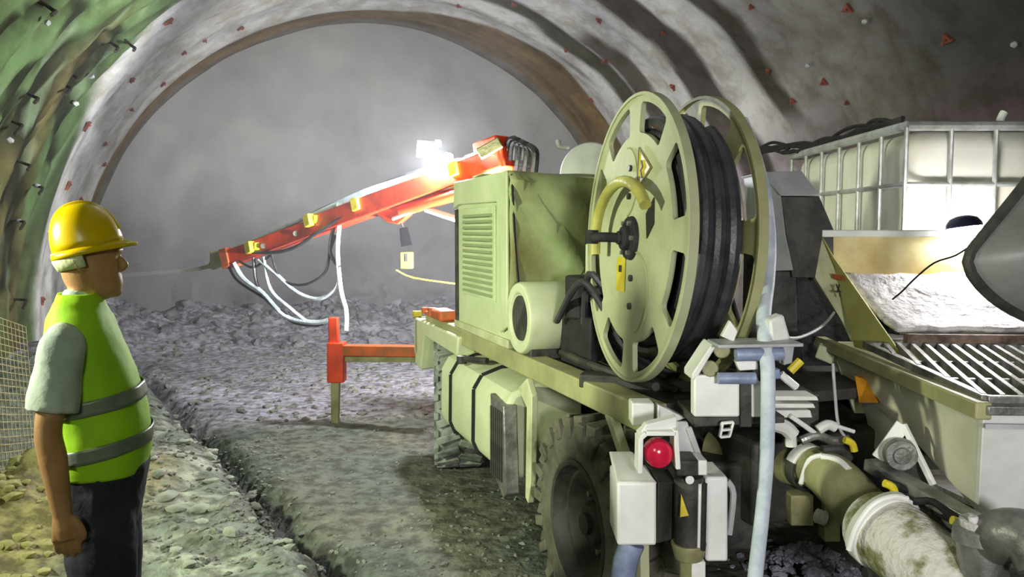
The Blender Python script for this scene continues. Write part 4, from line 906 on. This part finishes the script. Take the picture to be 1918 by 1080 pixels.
b = B(); tube(b, [chute(i, NT, .0) for i in range(NS+1)], .012, 8); obj('chute_edge', b, M_DARK, chr_)

# ---------------------------------------------------------------- gravel heap
bm = B()
for k in range(420):
    x = random.gauss(0, .17); y = random.gauss(0, .14); q = G(1520, 1075); z = .16*exp(-(x*x+y*y)/.05)
    rock(bm, (q.x+x, q.y+y, .0 + z*random.uniform(.6, 1)), random.uniform(.012, .03), k*.3, .8)
obj('gravel_heap', bm, mat('wet_gravel', 'b4b4c2', '6a6a76', .4, 0, 12, .3), kind='stuff', cat='gravel', label='small heap of wet dark gravel under the delivery pipe')

# ---------------------------------------------------------------- remote control hanging under the boom
rc = root('remote_control', P(761, 502, 8.0), 'small yellow-green control box hanging on a black strap under the boom', 'control box')
b = B(); box(b, (-.065, -.04, -.14), (.065, .04, .19-.16), Matrix.Translation(P(762, 477, 8))); obj('control_body', b, mat('lime_plastic', '5c6a2c', '4c5824', .5), rc, bev=.01)
b = B(); beam(b, P(762, 460, 8), P(756, 426, 8), .11, .05, V((0,1,0)), .08, .04); obj('strap', b, mat('strap_webbing', '0c0c0e', None, .95, 0, 8, 0, spec=.1), rc, bev=.006)
b = B(); tube(b, [P(756, 428, 8), P(745, 400, 8)], .012, 6); obj('hook', b, M_BLK, rc)
b = B(); box(b, (-.012, -.05, -.05), (.012, -.04, .03), Matrix.Translation(P(762, 480, 8))); obj('control_switch', b, M_BLK, rc)

# ---------------------------------------------------------------- wire mesh leaning at the left
wm = root('wire_mesh', P(20, 915, 4.6), 'welded wire mesh sheet leaning against the left wall behind the man', 'mesh')
q00, q10, q01, q11 = P(-60, 940, 4.4), P(72, 905, 5.4), P(-95, 560, 4.9), P(48, 612, 6.0)
def wires(na, nb_):
    for k in range(na+1):
        s = k/na; yield q00.lerp(q10, s), q01.lerp(q11, s)
    for k in range(nb_+1):
        s = k/nb_; yield q00.lerp(q01, s), q10.lerp(q11, s)
for a, c in wires(17, 24):
    b = B(); mid = (a+c)/2 + V((.01,-.015,0)); tube(b, [a, mid, c], .0035, 5, 2); obj('wire', b, mat('pale_wire', 'c2b888', 'a09668', .6) if 'pale_wire' not in MATS else MATS['pale_wire'], wm)

# ---------------------------------------------------------------- the man
PH = radians(20); pf = V((cos(PH), sin(PH), 0)); ps = V((sin(PH), -cos(PH), 0))          # ps: his right, towards the camera
PB = V((-1.465, 2.70, 0)); PB.z = gh(PB.x, PB.y) - .0
def pp(f, s, z): return PB + pf*f + ps*s + V((0, 0, z - PB.z))
man = root('person', PB, 'man in yellow helmet and neon vest seen from the side, arms hanging, watching the boom', 'person')
def loft(bm, secs, seg=28, cap=True, a0=0, a1=2*pi, sup=2.3):
    """secs: (f, s, z, half depth, half width)"""
    full = abs(a1-a0-2*pi) < 1e-6; rings = []; n = seg if full else seg+1
    for f, s, z, dd, ww in secs:
        rg = []
        for k in range(n):
            a = a0+(a1-a0)*k/seg; cx, sx = cos(a), sin(a)
            rg.append(bm.verts.new(pp(f + dd*math.copysign(abs(cx)**(2/sup), cx), s + ww*math.copysign(abs(sx)**(2/sup), sx), z)))
        rings.append(rg)
    for a, b_ in zip(rings, rings[1:]):
        for k in range(n if full else seg): k2 = (k+1) % n; bm.faces.new((a[k], a[k2], b_[k2], b_[k]))
    if cap and full: bm.faces.new(rings[0][::-1]); bm.faces.new(rings[-1])
def interp(secs, n=4):
    out = []
    for i in range(len(secs)-1):
        p0, p1, p2, p3 = (secs[max(i-1,0)], secs[i], secs[i+1], secs[min(i+2,len(secs)-1)])
        for k in range(n):
            t = k/n; out.append(tuple(.5*((2*b_)+(c-a)*t+(2*a-5*b_+4*c-d)*t*t+(3*b_-a-3*c+d)*t**3) for a, b_, c, d in zip(p0, p1, p2, p3)))
    out.append(secs[-1]); return out
body = B()
loft(body, interp([(.03,0,.86,.10,.15),(.03,0,.98,.115,.165),(.05,0,1.12,.13,.165),(.04,0,1.28,.12,.17),(.015,0,1.42,.11,.185),(-.005,0,1.52,.085,.16),(-.01,0,1.575,.06,.11),(0,0,1.61,.055,.06),(.02,0,1.68,.055,.055),(.03,0,1.72,.055,.055)]))
loft(body, interp([(.045,0,1.615,.03,.03),(.05,0,1.635,.065,.05),(.04,0,1.67,.088,.064),(.03,0,1.72,.092,.072),(.025,0,1.77,.093,.075),(.022,0,1.82,.092,.074),(.02,0,1.865,.08,.06),(.02,0,1.89,.04,.03)]), 28)
for s in (-1, 1):                                            # legs and feet
    tube(body, [pp(.03, s*.09, .92), pp(.045, s*.10, .55), pp(.02, s*.105, .30), pp(.0, s*.11, PB.z+.08)], [.088, .07, .055, .058, .042], 16, 4)
    tube(body, [pp(-.02, s*.11, PB.z+.05), pp(.10, s*.12, PB.z+.045), pp(.19, s*.125, PB.z+.035)], [.045, .048, .035], 12, 2)
def arm(sh, el, wr_, bm, k=1):
    tube(bm, [sh, sh.lerp(el, .5), el, el.lerp(wr_, .35), wr_], [.038*k, .043*k, .040*k, .042*k, .029*k], 16, 4)
def hand(bm, wr_, dirn, side, fwd):
    d = dirn.normalized(); sd = side.normalized(); fw = (fwd - d*fwd.dot(d)).normalized()
    tube(bm, [wr_ - d*.02, wr_ + d*.02, wr_ + d*.05, wr_ + d*.085], [.026, .028, .03, .026], 12, 3)
    for o_ in (-.02, .02): tube(bm, [wr_ + d*.01 + fw*o_*.6, wr_ + d*.085 + fw*o_*1.3], [.018, .017], 10)
    for i, (o_, L) in enumerate(((.032, .072), (.011, .08), (-.010, .075), (-.030, .06))):
        p = wr_ + d*.08 + fw*o_; q = p + d*L*.42 + sd*.004*(-1); r_ = q + d*L*.30 - sd*.012; t = r_ + d*L*.24 - sd*.02
        tube(bm, [p - d*.02, p, q, r_, t], [.0095, .0098, .009, .0085, .007], 8, 2)
    b0 = wr_ + d*.03 + fw*.026; tube(bm, [b0 - d*.01, b0 + d*.022 + fw*.018, b0 + d*.05 + fw*.024 - sd*.008, b0 + d*.072 + fw*.022 - sd*.014], [.014, .0125, .011, .008], 8, 2)
SR, ER, WR = pp(-.03, .185, 1.505), pp(-.075, .225, 1.225), pp(-.045, .23, .955)
SL, EL, WLf = pp(-.0, -.185, 1.505), pp(-.03, -.235, 1.215), pp(.05, -.23, .945)
arm(SR, ER, WR, body); arm(SL, EL, WLf, body)
hand(body, WR, WR-ER + V((0,0,-.05)), ps, pf); hand(body, WLf, WLf-EL, -ps, pf)
# face: nose, brow, lips, chin, ears
hp_ = lambda f, s, z: pp(.022+f, s, z)
tube(body, [hp_(.09, 0, 1.765), hp_(.106, 0, 1.747), hp_(.115, 0, 1.731), hp_(.10, 0, 1.718)], [.009, .011, .013, .010], 10, 3)
tube(body, [hp_(.088, -.04, 1.782), hp_(.100, 0, 1.785), hp_(.088, .04, 1.782)], .012, 8, 2)
tube(body, [hp_(.088, -.018, 1.692), hp_(.097, 0, 1.694), hp_(.088, .018, 1.692)], .009, 8, 2); tube(body, [hp_(.086, -.016, 1.678), hp_(.094, 0, 1.678), hp_(.086, .016, 1.678)], .009, 8, 2)
tube(body, [hp_(.06, -.02, 1.64), hp_(.085, 0, 1.642), hp_(.06, .02, 1.64)], .02, 10, 2)
for s in (-1, 1):
    tube(body, [hp_(-.012, s*.074, 1.775), hp_(-.026, s*.084, 1.765), hp_(-.024, s*.086, 1.745), hp_(-.012, s*.08, 1.725), hp_(-.004, s*.074, 1.722)], [.010, .010, .009, .009, .009], 8, 2)
bod = obj('body', body, M_SKIN, man, ang=180)
rm = bod.modifiers.new('r', 'REMESH'); rm.mode = 'VOXEL'; rm.voxel_size = .0055; rm.use_smooth_shade = True
smo = bod.modifiers.new('sm', 'SMOOTH'); smo.factor = .5; smo.iterations = 3
for s in (-1, 1):
    b = B(); bmesh.ops.create_icosphere(b, subdivisions=2, radius=.009, matrix=Matrix.Translation(hp_(.080, s*.03, 1.762))); obj('eye', b, M_WHITE, man)
b = B(); bmesh.ops.create_icosphere(b, subdivisions=1, radius=.005, matrix=Matrix.Translation(hp_(.086, .03, 1.762))); obj('iris', b, M_BLK, man)
b = B(); loft(b, interp([(.012,0,1.70,.055,.055),(.012,0,1.735,.068,.068),(.010,0,1.80,.080,.075),(.01,0,1.84,.09,.078)]), 28); hr = obj('hair', b, M_HAIR, man)
# shirt: trunk and sleeves
b = B(); loft(b, interp([(.045,0,1.02,.12,.17),(.05,0,1.14,.132,.176),(.035,0,1.30,.122,.178),(.015,0,1.42,.108,.178),(-.0,0,1.52,.09,.17),(-.01,0,1.58,.066,.12),(.0,0,1.625,.062,.062),(.005,0,1.65,.060,.060)]))
for S, E, sd in ((SR, ER, 1), (SL, EL, -1)):
    d = (E-S); tube(b, [S - ps*sd*.05 - d*.02, S + d*.08, S + d*.3, S + d*.55, S + d*.80], [.056, .066, .070, .073, .077], 18, 4)
shirt = obj('shirt', b, M_SHIRT, man, ang=60); rm = shirt.modifiers.new('r', 'REMESH'); rm.mode = 'VOXEL'; rm.voxel_size = .009; rm.use_smooth_shade = True; x = shirt.modifiers.new('s', 'SMOOTH'); x.iterations = 4
tx = bpy.data.textures.new('folds', 'CLOUDS'); tx.noise_scale = .09; dm = shirt.modifiers.new('d', 'DISPLACE'); dm.texture = tx; dm.strength = .014
# vest: open armholes, belly forward
vest_secs = interp([(.045,0,1.03,.142,.185),(.055,0,1.11,.150,.195),(.052,0,1.20,.147,.196),(.038,0,1.30,.138,.196),(.02,0,1.40,.126,.192),(.002,0,1.48,.116,.186),(-.006,0,1.545,.10,.168),(-.01,0,1.60,.080,.125),(-.005,0,1.64,.070,.08)], 6)
def vest_ring(bm, secs, off, m=None):
    loft(bm, [(f, s, z, dd+off, ww+off) for f, s, z, dd, ww in secs], 44, cap=False, sup=2.35)
b = B(); vest_ring(b, vest_secs, 0)
vest = obj('vest', b, M_VEST, man, ang=70, label='neon yellow-green safety vest'); dm = vest.modifiers.new('d', 'DISPLACE'); dm.texture = tx; dm.strength = .016; dm.texture_coords = 'GLOBAL'; x = vest.modifiers.new('s', 'SOLIDIFY'); x.thickness = .006
def at_z(z):
    for a, c in zip(vest_secs, vest_secs[1:]):
        if a[2] <= z <= c[2]: t = (z-a[2])/(c[2]-a[2]); return tuple(p+(q-p)*t for p, q in zip(a, c))
for z0, z1 in ((1.10, 1.15), (1.255, 1.305)):
    b = B(); loft(b, [tuple(list(at_z(z))[:3] + [at_z(z)[3]+.006, at_z(z)[4]+.006]) for z in (z0, z0+.013, z0+.026, z0+.04, z1)], 44, cap=False, sup=2.35)
    # the band drops towards the back
    for v_ in b.verts:
        fw = (v_.co - PB).dot(pf); v_.co.z += .18*(fw-.05)
    r = obj('reflective_band', b, M_REFL, vest, label='grey reflective band', ang=70); dm = r.modifiers.new('d', 'DISPLACE'); dm.texture = tx; dm.strength = .016; dm.texture_coords = 'GLOBAL'; x = r.modifiers.new('s', 'SOLIDIFY'); x.thickness = .003
# trousers and boots
b = B(); loft(b, interp([(.03,0,.84,.12,.17),(.035,0,.93,.14,.182),(.05,0,1.03,.145,.182),(.055,0,1.06,.14,.178)]))
for s in (-1, 1): tube(b, [pp(.035, s*.085, .98), pp(.045, s*.095, .75), pp(.045, s*.10, .5), pp(.02, s*.105, .3), pp(.0, s*.11, .16)], [.105, .11, .092, .085, .085], 18, 4)
tr = obj('trousers', b, M_JEAN, man, ang=60); rm = tr.modifiers.new('r', 'REMESH'); rm.mode = 'VOXEL'; rm.voxel_size = .009; rm.use_smooth_shade = True; x = tr.modifiers.new('s', 'SMOOTH'); x.iterations = 4; dm = tr.modifiers.new('d', 'DISPLACE'); dm.texture = tx; dm.strength = .016
for s in (-1, 1):
    b = B(); tube(b, [pp(-.0, s*.11, .26), pp(-.01, s*.11, PB.z+.10)], [.07, .065], 16); tube(b, [pp(-.06, s*.11, PB.z+.055), pp(.02, s*.115, PB.z+.06), pp(.13, s*.12, PB.z+.055), pp(.22, s*.125, PB.z+.04)], [.052, .062, .06, .03], 16, 3)
    for v_ in b.verts: v_.co.z = max(v_.co.z, PB.z - .01)
    obj('boot', b, M_BOOT, man, ang=60)
# helmet: dome, brim with peak, ridge, and pale cloth underneath
hc = pp(.026, 0, 1.795)
tilt = Matrix.Rotation(radians(12), 3, ps)
def hq(f, s, z): return hc + tilt @ (pf*f + ps*s + V((0,0,z)))
b = B(); rings = []; NAZ = 48
for i, (k, z, r_) in enumerate([(j, .150*sin(j/10*pi/2), cos(j/10*pi/2)**.82 if j < 10 else 0) for j in range(11)]):
    if r_ == 0: rings.append([b.verts.new(hq(-.005, 0, z))])
    else: rings.append([b.verts.new(hq(-.005*i/10 + .112*r_*cos(2*pi*k2/NAZ), .100*r_*sin(2*pi*k2/NAZ), z + .006*(abs(sin(2*pi*k2/NAZ)) < .18)*sin(z/.142*pi/2))) for k2 in range(NAZ)])
for a, c in zip(rings, rings[1:]):
    for k in range(NAZ):
        if len(c) == 1: b.faces.new((a[k], a[(k+1)%NAZ], c[0]))
        else: b.faces.new((a[k], a[(k+1)%NAZ], c[(k+1)%NAZ], c[k]))
helm = obj('helmet', b, M_HELM, man, ang=60, label='yellow hard hat'); x = helm.modifiers.new('s', 'SOLIDIFY'); x.thickness = .004
b = B(); inn, out, dn = [], [], []
for k in range(NAZ):
    a = 2*pi*k/NAZ; pk = max(0, cos(a))**3
    inn.append(b.verts.new(hq(.110*cos(a), .098*sin(a), .006))); out.append(b.verts.new(hq((.119+.034*pk)*cos(a), (.108)*sin(a), -.010 - .006*pk + .02*(1-pk)*0))); dn.append(b.verts.new(hq((.119+.032*pk)*cos(a), .107*sin(a), -.022 - .004*pk)))
for k in range(NAZ):
    k2 = (k+1)%NAZ; b.faces.new((inn[k], inn[k2], out[k2], out[k])); b.faces.new((out[k], out[k2], dn[k2], dn[k]))
br = obj('helmet_brim', b, M_HELM, helm, ang=60); x = br.modifiers.new('s', 'SOLIDIFY'); x.thickness = .004
b = B(); tube(b, [hq(.107, 0, .04), hq(.078, 0, .108), hq(.02, 0, .148), hq(-.05, 0, .138), hq(-.098, 0, .07)], .009, 8, 4); obj('helmet_ridge', b, M_HELM, helm)
b = B(); NN = 20
for (z, rr) in ((0, 0),):
    A_ = []; 
    for k in range(NN+1):
        a = radians(95 + 170*k/NN); A_.append((b.verts.new(hq(.116*cos(a), .100*sin(a), -.0)), b.verts.new(hq(.119*cos(a), .102*sin(a), -.030)), b.verts.new(hq(.110*cos(a)+.0, .094*sin(a), -.062))))
    for p, q in zip(A_, A_[1:]): b.faces.new((p[0], q[0], q[1], p[1])); b.faces.new((p[1], q[1], q[2], p[2]))
cl = obj('head_cloth', b, M_CLOTH, man, ang=80, label='pale cloth under the helmet'); x = cl.modifiers.new('s', 'SOLIDIFY'); x.thickness = .006

# made-up body for the added fill light, unseen behind the hood, and the dusty air before the face
b = B(); Mx = axisM(FW - V((-.28,.95,.2))*.12, V((-.28,.95,.1))); lathe(b, Mx, [(0,-.1),(.09,-.08),(.12,.02),(.11,.03),(0,.03)], 24); tube(b, [FW-V((-.28,.95,.1))*.12, V((FW.x, FW.y-.1, 1.17))], .02, 8); obj('added_fill_lamp_body', b, M_DARK, sm)

hz = bpy.data.materials.new('dust_haze'); hz.use_nodes = True; nt = hz.node_tree; nt.nodes.remove(nt.nodes['Principled BSDF'])
vsn = nt.nodes.new('ShaderNodeVolumeScatter'); vsn.inputs['Density'].default_value = .014; vsn.inputs['Color'].default_value = (.93, .94, 1, 1); vsn.inputs['Anisotropy'].default_value = .1
nt.links.new(vsn.outputs[0], nt.nodes['Material Output'].inputs['Volume'])
b = B(); prism(b, [T0 + TD*8 + TR*-5.6 + V((0,0,-.6)), T0 + TD*8 + TR*5.6 + V((0,0,-.6)), T0 + TD*8 + TR*5.6 + V((0,0,6.2)), T0 + TD*8 + TR*-5.6 + V((0,0,6.2))], TD*9)
obj('dust_haze', b, hz, kind='stuff', cat='haze', label='thin grey dust haze in the air before the tunnel face', at=V((0,0,0)))
